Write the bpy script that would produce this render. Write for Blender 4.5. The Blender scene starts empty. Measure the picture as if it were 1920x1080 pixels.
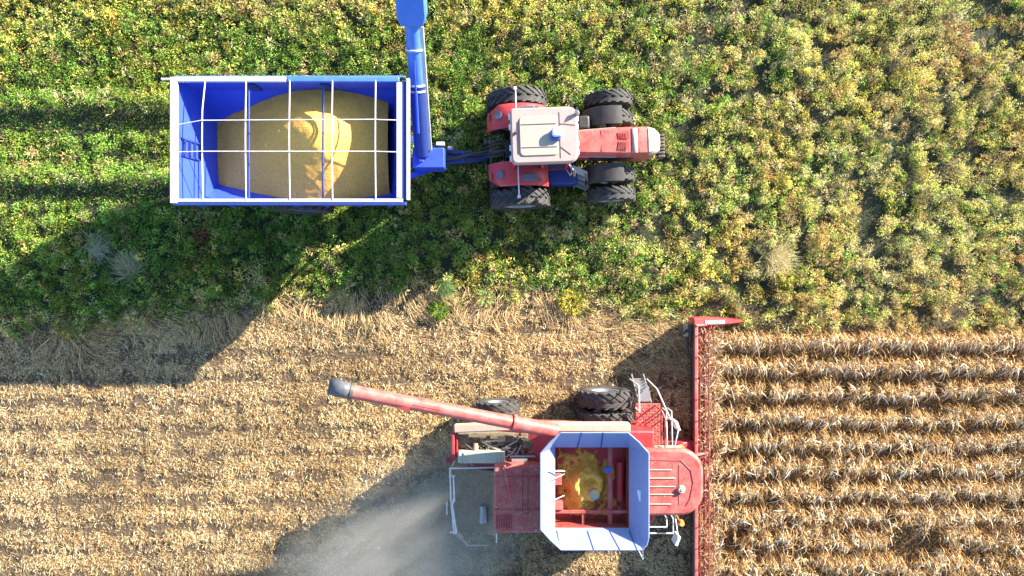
import bpy, math, random
import numpy as np
from mathutils import Vector, Matrix

random.seed(7)
rng = np.random.default_rng(11)
R = math.radians
C = bpy.context.scene.collection
scene = bpy.context.scene

# ------------------------------------------------------------------ camera
H, F = 25.0, 1300.0                      # drone height (m), focal length in photo pixels
cam_d = bpy.data.cameras.new('drone_camera')
cam_d.sensor_width = 36.0
cam_d.lens = 36.0 * F / 1920.0
cam_d.clip_start = 0.1
cam_d.clip_end = 5000.0
cam = bpy.data.objects.new('drone_camera', cam_d)
cam.location = (0, 0, H)
C.objects.link(cam)
scene.camera = cam

# ------------------------------------------------------------------ light
SUN_EL, SUN_AZ = R(20.5), R(35.5)        # azimuth from +x towards +y
world = bpy.data.worlds.new('World')
scene.world = world
world.use_nodes = True
wn = world.node_tree
bg = wn.nodes['Background']
sky = wn.nodes.new('ShaderNodeTexSky')
sky.sky_type = 'NISHITA'
sky.sun_disc = False
sky.sun_elevation = SUN_EL
sky.sun_rotation = R(90) - SUN_AZ
sky.ozone_density = 3.5
sky.dust_density = 0.6
tint = wn.nodes.new('ShaderNodeMix')
tint.data_type = 'RGBA'
tint.blend_type = 'MULTIPLY'
tint.inputs['Factor'].default_value = 1.0
tint.inputs['B'].default_value = (1.0, 1.0, 0.96, 1)
wn.links.new(sky.outputs[0], tint.inputs['A'])
wn.links.new(tint.outputs['Result'], bg.inputs[0])
bg.inputs[1].default_value = 0.10
sd = bpy.data.lights.new('sun', 'SUN')
sd.energy = 5.0
sd.angle = R(0.5)
sd.color = (1.0, 0.91, 0.76)
sun = bpy.data.objects.new('sun', sd)
tosun = Vector((math.cos(SUN_EL) * math.cos(SUN_AZ), math.cos(SUN_EL) * math.sin(SUN_AZ), math.sin(SUN_EL)))
sun.rotation_euler = (-tosun).to_track_quat('-Z', 'Y').to_euler()
sun.location = tosun * 60
C.objects.link(sun)
vs = scene.view_settings
vs.view_transform = 'Standard'
vs.look = 'None'
vs.exposure = 2.08
vs.gamma = 1.0
vs.use_curve_mapping = False
scene.cycles.max_bounces = 6
scene.cycles.volume_step_rate = 2.0


# ------------------------------------------------------------------ helpers
def P(px, py, z=0.0):
    """ground plan position of a point of height z, measured on the photo"""
    return Vector(((px - 960.0) * (H - z) / F, (540.0 - py) * (H - z) / F, z))


class MB:
    def __init__(self):
        self.v, self.f, self.marks = [], [], []

    def mark(self):
        self.marks.append((len(self.v), len(self.f)))
        return self

    def add(self, vs_, fs_):
        o = len(self.v)
        self.adds = getattr(self, 'adds', []) + [(o, len(self.f))]
        self.v += [tuple(p) for p in vs_]
        self.f += [tuple(i + o for i in f) for f in fs_]
        return self

    def box(self, c, s, rot=None):
        x, y, z = s[0] / 2, s[1] / 2, s[2] / 2
        pts = [Vector(p) for p in ((-x, -y, -z), (x, -y, -z), (x, y, -z), (-x, y, -z), (-x, -y, z), (x, -y, z), (x, y, z), (-x, y, z))]
        if rot is not None:
            m = rot if isinstance(rot, Matrix) else Matrix.Rotation(rot, 3, 'Z')
            pts = [m @ p for p in pts]
        c = Vector(c)
        return self.add([p + c for p in pts], [(3, 2, 1, 0), (4, 5, 6, 7), (0, 1, 5, 4), (1, 2, 6, 5), (2, 3, 7, 6), (3, 0, 4, 7)])

    def bar(self, a, b, w, h=None):
        a, b = Vector(a), Vector(b)
        d = b - a
        q = d.to_track_quat('X', 'Z').to_matrix()
        return self.box((a + b) / 2, (d.length, w, h or w), q)

    def cone(self, a, b, r0, r1=None, n=14, caps=True):
        a, b = Vector(a), Vector(b)
        r1 = r0 if r1 is None else r1
        q = (b - a).to_track_quat('Z', 'X').to_matrix()
        vs_ = []
        for c, r in ((a, r0), (b, r1)):
            for i in range(n):
                t = 2 * math.pi * i / n
                vs_.append(c + q @ Vector((r * math.cos(t), r * math.sin(t), 0)))
        fs_ = [(i, (i + 1) % n, n + (i + 1) % n, n + i) for i in range(n)]
        if caps:
            fs_ += [tuple(range(n - 1, -1, -1)), tuple(range(n, 2 * n))]
        return self.add(vs_, fs_)

    def tube(self, pts, r, n=8):
        pts = [Vector(p) for p in pts]
        for a, b in zip(pts, pts[1:]):
            self.cone(a, b, r, r, n)
        return self

    def loft(self, rings, caps=True, closed=True):
        n = len(rings[0])
        vs_ = [p for r in rings for p in r]
        fs_ = []
        m = n if closed else n - 1
        for k in range(len(rings) - 1):
            for i in range(m):
                j = (i + 1) % n
                fs_.append((k * n + i, k * n + j, (k + 1) * n + j, (k + 1) * n + i))
        if caps:
            fs_ += [tuple(range(n - 1, -1, -1)), tuple(range((len(rings) - 1) * n, len(rings) * n))]
        return self.add(vs_, fs_)

    def prism(self, poly, z0, z1, inset=0.0):
        """vertical prism, top ring optionally drawn in towards the centre"""
        cx = sum(p[0] for p in poly) / len(poly)
        cy = sum(p[1] for p in poly) / len(poly)
        r0 = [(p[0], p[1], z0) for p in poly]
        if inset:
            r1 = [(p[0], p[1], z1 - inset) for p in poly]
            k = []
            for p in poly:
                d = math.hypot(p[0] - cx, p[1] - cy)
                k.append((cx + (p[0] - cx) * (1 - inset / d), cy + (p[1] - cy) * (1 - inset / d), z1))
            return self.loft([r0, r1, k])
        return self.loft([r0, [(p[0], p[1], z1) for p in poly]])

    def lathe_y(self, prof, n=40):
        """profile of (radius, y) points turned about the y axis, closed loop"""
        rings = []
        for i in range(n):
            t = 2 * math.pi * i / n
            rings.append([(r * math.sin(t), y, r * math.cos(t)) for r, y in prof])
        m = len(prof)
        vs_ = [p for r in rings for p in r]
        fs_ = []
        for i in range(n):
            k = (i + 1) % n
            for j in range(m):
                l = (j + 1) % m
                fs_.append((i * m + j, i * m + l, k * m + l, k * m + j))
        return self.add(vs_, fs_)

    def mesh(self, name, mat, smooth=30):
        me = bpy.data.meshes.new(name)
        me.from_pydata(self.v, [], self.f)
        me.materials.append(mat)
        import bmesh
        bm = bmesh.new()
        bm.from_mesh(me)
        bmesh.ops.recalc_face_normals(bm, faces=bm.faces)
        bm.to_mesh(me)
        bm.free()
        if smooth:
            me.polygons.foreach_set('use_smooth', [True] * len(me.polygons))
            me.set_sharp_from_angle(angle=R(smooth))
        me.update()
        return me

    def build(self, name, mat, parent=None, bevel=0.0, smooth=30, loc=(0, 0, 0)):
        o = bpy.data.objects.new(name, self.mesh(name, mat, smooth))
        C.objects.link(o)
        o.location = loc
        if parent is not None:
            o.parent = parent
        if bevel:
            b = o.modifiers.new('bevel', 'BEVEL')
            b.width = bevel
            b.segments = 2
            b.limit_method = 'ANGLE'
            b.angle_limit = R(35)
        return o


def build_each(m, name, mat, parent=None, **kw):
    """every marked piece (or every added shape) becomes an object of its own"""
    cuts = (m.marks or m.adds) + [(len(m.v), len(m.f))]
    out = []
    for (v0, f0), (v1, f1) in zip(cuts, cuts[1:]):
        k = MB()
        k.add(m.v[v0:v1], [tuple(i - v0 for i in f) for f in m.f[f0:f1]])
        out.append(k.build(name, mat, parent, **kw))
    return out


def rrect(x0, x1, y0, y1, r, n=4):
    """outline of a rounded rectangle; r may be a list of four corner radii"""
    rs = r if isinstance(r, (list, tuple)) else [r] * 4
    out = []
    for (cx, cy, a0), q in zip(((x1, y1, 0), (x0, y1, 90), (x0, y0, 180), (x1, y0, 270)), rs):
        sx = 1 if cx == x1 else -1
        sy = 1 if cy == y1 else -1
        for i in range(n + 1):
            a = R(a0 + 90 * i / n)
            out.append((cx - sx * q + q * math.cos(a), cy - sy * q + q * math.sin(a)))
    return out


def thing(name, label, cat, loc=(0, 0, 0), rz=0.0, group=None):
    o = bpy.data.objects.new(name, None)
    o.empty_display_size = 0.4
    C.objects.link(o)
    o.location = loc
    o.rotation_euler = (0, 0, rz)
    o['label'] = label
    o['category'] = cat
    if group:
        o['group'] = group
    return o


def tag(o, label=None, cat=None, kind=None, group=None):
    if label:
        o['label'] = label
    if cat:
        o['category'] = cat
    if kind:
        o['kind'] = kind
    if group:
        o['group'] = group
    return o


# ------------------------------------------------------------------ materials
def paint(name, col, rough=0.5, metal=0.0, dust=0.25, dust_col=(0.42, 0.33, 0.24), scale=3.0, bump=0.0, spec=0.4):
    m = bpy.data.materials.new(name)
    m.use_nodes = True
    nt = m.node_tree
    b = nt.nodes['Principled BSDF']
    tc = nt.nodes.new('ShaderNodeTexCoord')
    n1 = nt.nodes.new('ShaderNodeTexNoise')
    n1.inputs['Scale'].default_value = scale
    n1.inputs['Detail'].default_value = 8
    n1.inputs['Roughness'].default_value = 0.7
    nt.links.new(tc.outputs['Object'], n1.inputs['Vector'])
    r = nt.nodes.new('ShaderNodeMapRange')
    r.inputs['From Min'].default_value = 0.3
    r.inputs['From Max'].default_value = 0.75
    r.inputs['To Min'].default_value = 0.0
    r.inputs['To Max'].default_value = min(1.0, dust * 2)
    nt.links.new(n1.outputs['Fac'], r.inputs['Value'])
    mx = nt.nodes.new('ShaderNodeMix')
    mx.data_type = 'RGBA'
    mx.inputs['A'].default_value = (*col, 1)
    mx.inputs['B'].default_value = (*dust_col, 1)
    nt.links.new(r.outputs['Result'], mx.inputs['Factor'])
    n3 = nt.nodes.new('ShaderNodeTexNoise')          # fine dirt and scuffs
    n3.inputs['Scale'].default_value = 14
    n3.inputs['Detail'].default_value = 10
    n3.inputs['Roughness'].default_value = 0.8
    mp = nt.nodes.new('ShaderNodeMapping')
    mp.inputs['Scale'].default_value = (1.0, 0.35, 1.0)
    nt.links.new(tc.outputs['Object'], mp.inputs['Vector'])
    nt.links.new(mp.outputs['Vector'], n3.inputs['Vector'])
    r3 = nt.nodes.new('ShaderNodeMapRange')
    r3.inputs['From Min'].default_value = 0.50
    r3.inputs['From Max'].default_value = 0.72
    r3.inputs['To Max'].default_value = 0.55
    nt.links.new(n3.outputs['Fac'], r3.inputs['Value'])
    m3 = nt.nodes.new('ShaderNodeMix')
    m3.data_type = 'RGBA'
    m3.inputs['B'].default_value = (dust_col[0] * 0.45, dust_col[1] * 0.4, dust_col[2] * 0.35, 1)
    nt.links.new(r3.outputs['Result'], m3.inputs['Factor'])
    nt.links.new(mx.outputs['Result'], m3.inputs['A'])
    nt.links.new(m3.outputs['Result'], b.inputs['Base Color'])
    b.inputs['Roughness'].default_value = rough
    b.inputs['Metallic'].default_value = metal
    b.inputs['Specular IOR Level'].default_value = spec
    if bump:
        n2 = nt.nodes.new('ShaderNodeTexNoise')
        n2.inputs['Scale'].default_value = 40
        bp = nt.nodes.new('ShaderNodeBump')
        bp.inputs['Strength'].default_value = bump
        bp.inputs['Distance'].default_value = 0.02
        nt.links.new(tc.outputs['Object'], n2.inputs['Vector'])
        nt.links.new(n2.outputs['Fac'], bp.inputs['Height'])
        nt.links.new(bp.outputs['Normal'], b.inputs['Normal'])
    return m


def leafy(name, translucent=0.3, rough=0.8):
    """leaf material: each leaf brings its own colour in the attribute 'tint'"""
    m = bpy.data.materials.new(name)
    m.use_nodes = True
    nt = m.node_tree
    nt.nodes.remove(nt.nodes['Principled BSDF'])
    out = nt.nodes['Material Output']
    at = nt.nodes.new('ShaderNodeAttribute')
    at.attribute_name = 'tint'
    d = nt.nodes.new('ShaderNodeBsdfDiffuse')
    t = nt.nodes.new('ShaderNodeBsdfTranslucent')
    mx = nt.nodes.new('ShaderNodeMixShader')
    mx.inputs[0].default_value = translucent
    nt.links.new(at.outputs['Color'], d.inputs['Color'])
    nt.links.new(at.outputs['Color'], t.inputs['Color'])
    nt.links.new(d.outputs[0], mx.inputs[1])
    nt.links.new(t.outputs[0], mx.inputs[2])
    nt.links.new(mx.outputs[0], out.inputs['Surface'])
    return m


M = {}
M['red'] = paint('dusty_red_paint', (0.42, 0.035, 0.035), 0.45, dust=0.33, dust_col=(0.52, 0.27, 0.22))
M['red_clean'] = paint('red_paint', (0.50, 0.02, 0.03), 0.35, dust=0.10, dust_col=(0.55, 0.25, 0.22))
M['red_dark'] = paint('dark_red_paint', (0.28, 0.012, 0.03), 0.5, dust=0.15, dust_col=(0.35, 0.18, 0.12))
M['red_tread'] = paint('red_tread_plate', (0.50, 0.05, 0.04), 0.5, dust=0.22, dust_col=(0.6, 0.35, 0.3))
M['pink_roof'] = paint('sun_bleached_roof', (0.44, 0.29, 0.27), 0.5, dust=0.25, dust_col=(0.44, 0.36, 0.28))
M['roof_panel'] = paint('pale_roof_panel', (0.42, 0.355, 0.29), 0.6, dust=0.2, dust_col=(0.44, 0.36, 0.27))
M['cream'] = paint('dusty_cream_metal', (0.44, 0.31, 0.23), 0.6, dust=0.25, dust_col=(0.55, 0.42, 0.30))
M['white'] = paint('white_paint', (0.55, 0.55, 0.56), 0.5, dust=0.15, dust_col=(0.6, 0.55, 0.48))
M['blue'] = paint('blue_paint', (0.038, 0.08, 0.60), 0.3, dust=0.08, dust_col=(0.12, 0.2, 0.45))
M['blue_light'] = paint('light_blue_paint', (0.05, 0.16, 0.60), 0.35, dust=0.10, dust_col=(0.3, 0.4, 0.6))
M['blue_dark'] = paint('dark_blue_paint', (0.015, 0.04, 0.22), 0.45, dust=0.10, dust_col=(0.1, 0.12, 0.2))
M['flap'] = paint('pale_grey_flap_paint', (0.17, 0.225, 0.44), 0.5, dust=0.10, dust_col=(0.42, 0.42, 0.45))
M['pale_rail'] = paint('pale_rail_paint', (0.72, 0.68, 0.66), 0.5, dust=0.2, dust_col=(0.5, 0.45, 0.4))
M['rubber'] = paint('tyre_rubber', (0.016, 0.017, 0.02), 0.75, dust=0.16, dust_col=(0.22, 0.20, 0.18), scale=5, bump=0.2)
M['rim_grey'] = paint('grey_wheel_rim', (0.35, 0.36, 0.4), 0.4, metal=0.3, dust=0.2)
M['rim_blue'] = paint('blue_wheel_rim', (0.03, 0.10, 0.42), 0.4, dust=0.15)
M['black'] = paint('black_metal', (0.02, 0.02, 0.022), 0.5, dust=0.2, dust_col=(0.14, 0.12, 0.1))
M['dark_steel'] = paint('dark_steel', (0.07, 0.07, 0.08), 0.5, metal=0.4, dust=0.3, dust_col=(0.25, 0.2, 0.15))
M['steel'] = paint('worn_steel', (0.45, 0.45, 0.46), 0.35, metal=0.6, dust=0.3)
M['engine'] = paint('grimy_engine_metal', (0.09, 0.075, 0.06), 0.7, dust=0.45, dust_col=(0.3, 0.23, 0.15), scale=8, bump=0.3)
M['green_grey'] = paint('pale_grey_cover', (0.36, 0.38, 0.30), 0.55, dust=0.25, dust_col=(0.5, 0.42, 0.32))
M['dusty_sheet'] = paint('chaff_covered_sheet', (0.22, 0.165, 0.12), 0.9, dust=0.5, dust_col=(0.36, 0.28, 0.20), scale=5, bump=0.3)
M['fender_shade'] = paint('slate_fender_shade', (0.10, 0.11, 0.17), 0.4, dust=0.2)  # tone of the shadow and reflections on the rear fenders
M['spout_rubber'] = paint('grey_rubber', (0.04, 0.05, 0.075), 0.5, dust=0.12, dust_col=(0.4, 0.38, 0.34))
M['tank_red'] = paint('worn_dark_red', (0.24, 0.012, 0.028), 0.6, dust=0.35, dust_col=(0.30, 0.14, 0.06), scale=6)
M['amber'] = paint('amber_lens', (0.8, 0.25, 0.03), 0.25, dust=0.15)
M['plastic_white'] = paint('white_plastic', (0.8, 0.82, 0.85), 0.35, dust=0.05)
M['plastic_and_shade_blue'] = paint('blue_plastic_and_shade', (0.03, 0.09, 0.40), 0.35, dust=0.05)  # shadow colour under the receiver lid, and plastic of a tank sensor


def glass_mat():
    m = bpy.data.materials.new('tinted_glass')
    m.use_nodes = True
    b = m.node_tree.nodes['Principled BSDF']
    b.inputs['Base Color'].default_value = (0.03, 0.07, 0.06, 1)
    b.inputs['Roughness'].default_value = 0.08
    b.inputs['Specular IOR Level'].default_value = 0.8
    n = m.node_tree.nodes.new('ShaderNodeTexNoise')
    n.inputs['Scale'].default_value = 4
    r = m.node_tree.nodes.new('ShaderNodeMapRange')
    r.inputs['To Min'].default_value = 0.05
    r.inputs['To Max'].default_value = 0.25
    m.node_tree.links.new(n.outputs['Fac'], r.inputs['Value'])
    m.node_tree.links.new(r.outputs['Result'], b.inputs['Roughness'])
    return m


M['glass'] = glass_mat()


def grain_mat(name, a, b_, speck):
    m = bpy.data.materials.new(name)
    m.use_nodes = True
    nt = m.node_tree
    b = nt.nodes['Principled BSDF']
    tc = nt.nodes.new('ShaderNodeTexCoord')
    n1 = nt.nodes.new('ShaderNodeTexNoise')
    n1.inputs['Scale'].default_value = 22
    n1.inputs['Detail'].default_value = 10
    n1.inputs['Roughness'].default_value = 0.75
    vo = nt.nodes.new('ShaderNodeTexVoronoi')
    vo.inputs['Scale'].default_value = 26
    cr = nt.nodes.new('ShaderNodeValToRGB')
    e = cr.color_ramp.elements
    e[0].position, e[0].color = 0.32, (*speck, 1)
    e[1].position, e[1].color = 0.68, (*b_, 1)
    k = cr.color_ramp.elements.new(0.46)
    k.color = (*a, 1)
    nt.links.new(tc.outputs['Object'], n1.inputs['Vector'])
    nt.links.new(tc.outputs['Object'], vo.inputs['Vector'])
    nt.links.new(n1.outputs['Fac'], cr.inputs[0])
    mx = nt.nodes.new('ShaderNodeMix')
    mx.data_type = 'RGBA'
    mx.blend_type = 'MULTIPLY'
    mx.inputs['Factor'].default_value = 0.22
    nt.links.new(cr.outputs[0], mx.inputs['A'])
    nt.links.new(vo.outputs['Color'], mx.inputs['B'])
    nt.links.new(mx.outputs['Result'], b.inputs['Base Color'])
    b.inputs['Roughness'].default_value = 0.75
    bp = nt.nodes.new('ShaderNodeBump')
    bp.inputs['Strength'].default_value = 0.4
    bp.inputs['Distance'].default_value = 0.02
    nt.links.new(vo.outputs['Distance'], bp.inputs['Height'])
    nt.links.new(bp.outputs['Normal'], b.inputs['Normal'])
    return m


M['grain'] = grain_mat('soybean_grain', (0.97, 0.50, 0.08), (1.0, 0.62, 0.14), (0.60, 0.27, 0.05))
M['grain_chaff'] = grain_mat('grain_with_chaff', (0.74, 0.36, 0.05), (0.95, 0.62, 0.13), (0.14, 0.05, 0.02))
M['leaf'] = leafy('weed_leaves', 0.3)
M['dry_leaf'] = leafy('dry_crop_leaves', 0.15)
M['straw'] = leafy('chopped_straw', 0.1)


def ground_mat():
    m = bpy.data.materials.new('field_soil')
    m.use_nodes = True
    nt = m.node_tree
    b = nt.nodes['Principled BSDF']
    tc = nt.nodes.new('ShaderNodeTexCoord')
    n1 = nt.nodes.new('ShaderNodeTexNoise')
    n1.inputs['Scale'].default_value = 1.2
    n1.inputs['Detail'].default_value = 12
    n1.inputs['Roughness'].default_value = 0.7
    cr = nt.nodes.new('ShaderNodeValToRGB')
    e = cr.color_ramp.elements
    e[0].position, e[0].color = 0.3, (0.045, 0.030, 0.018, 1)
    e[1].position, e[1].color = 0.72, (0.17, 0.115, 0.065, 1)
    cg = nt.nodes.new('ShaderNodeValToRGB')
    e = cg.color_ramp.elements
    e[0].position, e[0].color = 0.3, (0.014, 0.020, 0.009, 1)
    e[1].position, e[1].color = 0.72, (0.05, 0.052, 0.022, 1)
    sx = nt.nodes.new('ShaderNodeSeparateXYZ')
    n2 = nt.nodes.new('ShaderNodeTexNoise')
    n2.inputs['Scale'].default_value = 0.6
    n2.inputs['Detail'].default_value = 6
    ad = nt.nodes.new('ShaderNodeMath')
    ad.operation = 'MULTIPLY_ADD'
    ad.inputs[1].default_value = 2.0
    mr = nt.nodes.new('ShaderNodeMapRange')
    mr.inputs['From Min'].default_value = -0.8
    mr.inputs['From Max'].default_value = 0.8
    L = nt.links.new
    L(tc.outputs['Object'], n1.inputs['Vector'])
    L(tc.outputs['Object'], n2.inputs['Vector'])
    L(tc.outputs['Object'], sx.inputs[0])
    L(n2.outputs['Fac'], ad.inputs[0])
    L(sx.outputs['Y'], ad.inputs[2])
    L(ad.outputs[0], mr.inputs['Value'])
    mx = nt.nodes.new('ShaderNodeMix')
    mx.data_type = 'RGBA'
    L(n1.outputs['Fac'], cr.inputs[0])
    L(n1.outputs['Fac'], cg.inputs[0])
    L(mr.outputs['Result'], mx.inputs['Factor'])
    L(cr.outputs[0], mx.inputs['A'])
    L(cg.outputs[0], mx.inputs['B'])
    L(mx.outputs['Result'], b.inputs['Base Color'])
    b.inputs['Roughness'].default_value = 0.95
    bp = nt.nodes.new('ShaderNodeBump')
    bp.inputs['Strength'].default_value = 0.6
    bp.inputs['Distance'].default_value = 0.08
    n3 = nt.nodes.new('ShaderNodeTexNoise')
    n3.inputs['Scale'].default_value = 9
    n3.inputs['Detail'].default_value = 8
    L(tc.outputs['Object'], n3.inputs['Vector'])
    L(n3.outputs['Fac'], bp.inputs['Height'])
    L(bp.outputs['Normal'], b.inputs['Normal'])
    return m


# ------------------------------------------------------------------ ground
g = MB()
g.add([(-1500, -1500, 0), (1500, -1500, 0), (1500, 1500, 0), (-1500, 1500, 0)], [(0, 1, 2, 3)])
tag(g.build('ground', ground_mat(), smooth=0), kind='structure')


# ------------------------------------------------------------------ wheels
def wheel_mesh(Rad, w, Rrim, nl, name='wheel'):
    m = MB()
    q = 0.94 * Rad
    m.lathe_y([(Rrim, -w * 0.40), (Rrim + 0.04, -w * 0.47), (Rrim + 0.45 * (q - Rrim), -w * 0.52), (q - 0.05, -w * 0.48), (q, -w * 0.40), (q + 0.012, 0),
               (q, w * 0.40), (q - 0.05, w * 0.48), (Rrim + 0.45 * (q - Rrim), w * 0.52), (Rrim + 0.04, w * 0.47), (Rrim, w * 0.40)], 44)
    da = 2 * math.pi / nl * 0.30
    sl = 2 * math.pi / nl * 1.35
    for side in (-1, 1):
        for i in range(nl):
            a0 = 2 * math.pi * (i + (0.5 if side > 0 else 0)) / nl
            vs_ = []
            for (y, a) in ((-0.02 * side, a0), (side * w * 0.50, a0 - sl)):
                for s in (-1, 1):
                    for r in (q * 0.97, Rad if abs(y) < w * 0.4 else Rad * 0.985):
                        t = a + s * da / 2 * (1.2 if abs(y) > w * 0.4 else 1)
                        vs_.append((r * math.sin(t), y, r * math.cos(t)))
            m.add(vs_, [(0, 1, 3, 2), (4, 6, 7, 5), (0, 4, 5, 1), (2, 3, 7, 6), (1, 5, 7, 3), (0, 2, 6, 4)])
    return m.mesh(name, M['rubber'], 35)


def rim_mesh(Rrim, w, mat):
    m = MB()
    d = w * 0.40
    # dished disc, open side towards -y
    m.lathe_y([(Rrim, -d), (Rrim - 0.05, -d), (Rrim - 0.08, -d * 0.2), (Rrim * 0.55, d * 0.15), (Rrim * 0.30, -d * 0.25), (Rrim * 0.28, -d * 0.6), (0.001, -d * 0.6),
               (0.001, d * 0.5), (Rrim * 0.6, d * 0.4), (Rrim - 0.06, d), (Rrim, d)], 32)
    for i in range(8):
        t = 2 * math.pi * i / 8
        p = Vector((Rrim * 0.2 * math.sin(t), -d * 0.6, Rrim * 0.2 * math.cos(t)))
        m.cone(p, p + Vector((0, -0.03, 0)), 0.022, n=6)
    return m.mesh('rim', mat, 30)


def put_wheel(tyre, rim, parent, x, y, z, steer=0.0, spin=0.0):
    o = bpy.data.objects.new('wheel', tyre)
    C.objects.link(o)
    o.parent = parent
    o.location = (x, y, z)
    o.rotation_euler = (0, spin, steer)
    r = bpy.data.objects.new('rim', rim)
    C.objects.link(r)
    r.parent = o
    r.rotation_euler = (0, 0, math.pi if y > 0 else 0)
    return o


# ================================================================== TRACTOR
TR = Vector((0.22, 4.74, 0))
TA = R(2.0)
tr = thing('tractor', 'red tractor with dusty pale cab roof pulling the blue grain cart', 'tractor', TR, TA)
rt, rr = wheel_mesh(1.06, 0.54, 0.56, 21), rim_mesh(0.56, 0.54, M['rim_grey'])
ft, fr = wheel_mesh(0.86, 0.44, 0.46, 19), rim_mesh(0.46, 0.44, M['rim_grey'])
for k, y in enumerate((1.70, 1.02, -1.02, -1.70)):
    put_wheel(rt, rr, tr, 0, y, 1.06, 0, 0.1 * k)
    put_wheel(ft, fr, tr, 3.18, y * 0.96, 0.86, 0, 0.07 * k)
# chassis and axles
m = MB()
m.box((2.2, 0, 0.95), (4.6, 0.5, 0.55))
m.cone((0, -1.75, 1.06), (0, 1.75, 1.06), 0.12)
m.cone((3.18, -1.7, 0.86), (3.18, 1.7, 0.86), 0.09)
m.box((0.2, 0, 1.05), (1.3, 0.62, 0.8))
m.build('chassis', M['black'], tr, bevel=0.02)
# hood: lofted body, narrow at the cab, rounded nose
secs = []
for x, hw, zt, zb in ((1.72, 0.40, 2.20, 1.2), (2.6, 0.455, 2.18, 1.12), (3.6, 0.50, 2.12, 1.02), (4.25, 0.50, 2.05, 1.0), (4.52, 0.44, 1.98, 1.0), (4.66, 0.33, 1.86, 1.02), (4.70, 0.22, 1.74, 1.05)):
    secs.append([(x, -hw, zb), (x, -hw, zt - 0.22), (x, -hw * 0.93, zt - 0.08), (x, -hw * 0.78, zt), (x, 0, zt + 0.03), (x, hw * 0.78, zt), (x, hw * 0.93, zt - 0.08), (x, hw, zt - 0.22), (x, hw, zb)])
hood = MB().loft(secs).build('hood', M['red'], tr, smooth=40)
# engine louvres, sitting proud of the hood top
m = MB()
for s in (-1, 1):
    for i in range(5):
        m.box((3.30 + i * 0.075, s * 0.165, 2.178), (0.035, 0.25, 0.014))
build_each(m, 'louvre', M['red_dark'], hood)
m = MB()
secs = []
for x, hw, z in ((3.74, 0.385, 2.122), (3.93, 0.385, 2.10)):
    secs.append([(x, -hw * 1.06, z - 0.035), (x, -hw, z), (x, 0, z + 0.032), (x, hw, z), (x, hw * 1.06, z - 0.035)])
m.loft(secs, caps=False, closed=False)
o = m.build('hood_band', M['pink_roof'], hood)
sm = o.modifiers.new('thick', 'SOLIDIFY'); sm.thickness = 0.01; sm.offset = 1
m = MB()
for sy in (-1, 1):
    m.box((3.1, sy * 0.497, 1.62), (1.5, 0.016, 0.30))
build_each(m, 'side_grille', M['black'], hood)
m = MB()
m.bar((2.72, -0.36, 2.188), (2.72, 0.36, 2.188), 0.014, 0.012)
m.bar((3.98, -0.40, 2.085), (3.98, 0.40, 2.085), 0.014, 0.016)
build_each(m, 'hood_seam', M['red_dark'], hood)
m = MB()
for sy in (-1, 1):
    m.box((2.55, sy * 0.462, 1.9), (1.4, 0.012, 0.06), Matrix.Rotation(sy * R(2.6), 3, 'Z'))
build_each(m, 'pale_stripe', M['white'], hood)
# nose band and headlights
m = MB()
prof = []
for x, hw, z in ((4.30, 0.475, 2.0), (4.54, 0.425, 1.95), (4.69, 0.32, 1.82), (4.74, 0.21, 1.70)):
    prof.append([(x, -hw, z - 0.30), (x, -hw, z - 0.08), (x, -hw * 0.8, z + 0.065), (x, 0, z + 0.10), (x, hw * 0.8, z + 0.065), (x, hw, z - 0.08), (x, hw, z - 0.30)])
m.loft(prof)
m.build('nose', M['roof_panel'], tr, smooth=50)
for sy in (-1, 1):
    MB().box((4.71, sy * 0.2, 1.62), (0.06, 0.18, 0.12)).build('headlight', M['plastic_white'], tr, bevel=0.02)
# front weights
m = MB()
m.box((4.83, 0, 0.85), (0.25, 0.5, 0.14))
for i in range(7):
    m.box((4.93, -0.36 + i * 0.12, 0.88), (0.24, 0.085, 0.42))
m.build('front_weight', M['dark_steel'], tr, bevel=0.02)
# cab: glasshouse, pillars, roof
cab = MB()
lo = rrect(-0.15, 1.62, -0.72, 0.72, 0.12)
hi = rrect(-0.18, 1.55, -0.78, 0.78, 0.14)
cab.loft([[(x, y, 1.35) for x, y in lo], [(x, y, 3.05) for x, y in hi]])
cab = cab.build('cab', M['glass'], tr, smooth=25)
m = MB()
for x, y in ((-0.17, 0.74), (-0.17, -0.74), (1.57, 0.73), (1.57, -0.73), (0.75, 0.76), (0.75, -0.76)):
    m.bar((x, y, 1.35), (x - 0.01, y * 1.05, 3.06), 0.09)
m.box((0.7, 0, 1.28), (1.95, 1.5, 0.22))
m.build('pillar', M['red_clean'], cab, bevel=0.01)
m = MB()
m.prism(rrect(-0.26, 1.86, -0.86, 0.90, [0.30, 0.10, 0.16, 0.30], 6), 3.06, 3.30, 0.06)
roof = m.build('roof', M['pink_roof'], cab, bevel=0.015, smooth=40)
m = MB()
m.prism(rrect(0.02, 1.22, -0.62, 0.62, 0.12), 3.302, 3.335, 0.02)
m.build('roof_panel', M['roof_panel'], cab, bevel=0.008)
m = MB()
for y in (-0.36, 0.36):
    m.box((0.62, y, 3.34), (1.1, 0.022, 0.012))
m.box((0.03, 0, 3.34), (0.02, 1.0, 0.012))
m.bar((1.28, -0.72, 3.305), (1.28, 0.72, 3.305), 0.02, 0.012)
m.bar((1.28, 0.36, 3.306), (1.76, 0.30, 3.306), 0.02, 0.012)
m.bar((1.28, -0.36, 3.306), (1.60, -0.62, 3.306), 0.02, 0.012)
m.build('roof_seam', M['dark_steel'], cab)
m = MB()
for y in (-0.66, -0.33, 0.33, 0.66):
    m.box((-0.27, y, 3.17), (0.08, 0.17, 0.12))
    m.box((1.85, y * 0.8, 3.17), (0.06, 0.17, 0.11))
build_each(m, 'work_light', M['plastic_white'], cab, bevel=0.012)
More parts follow.
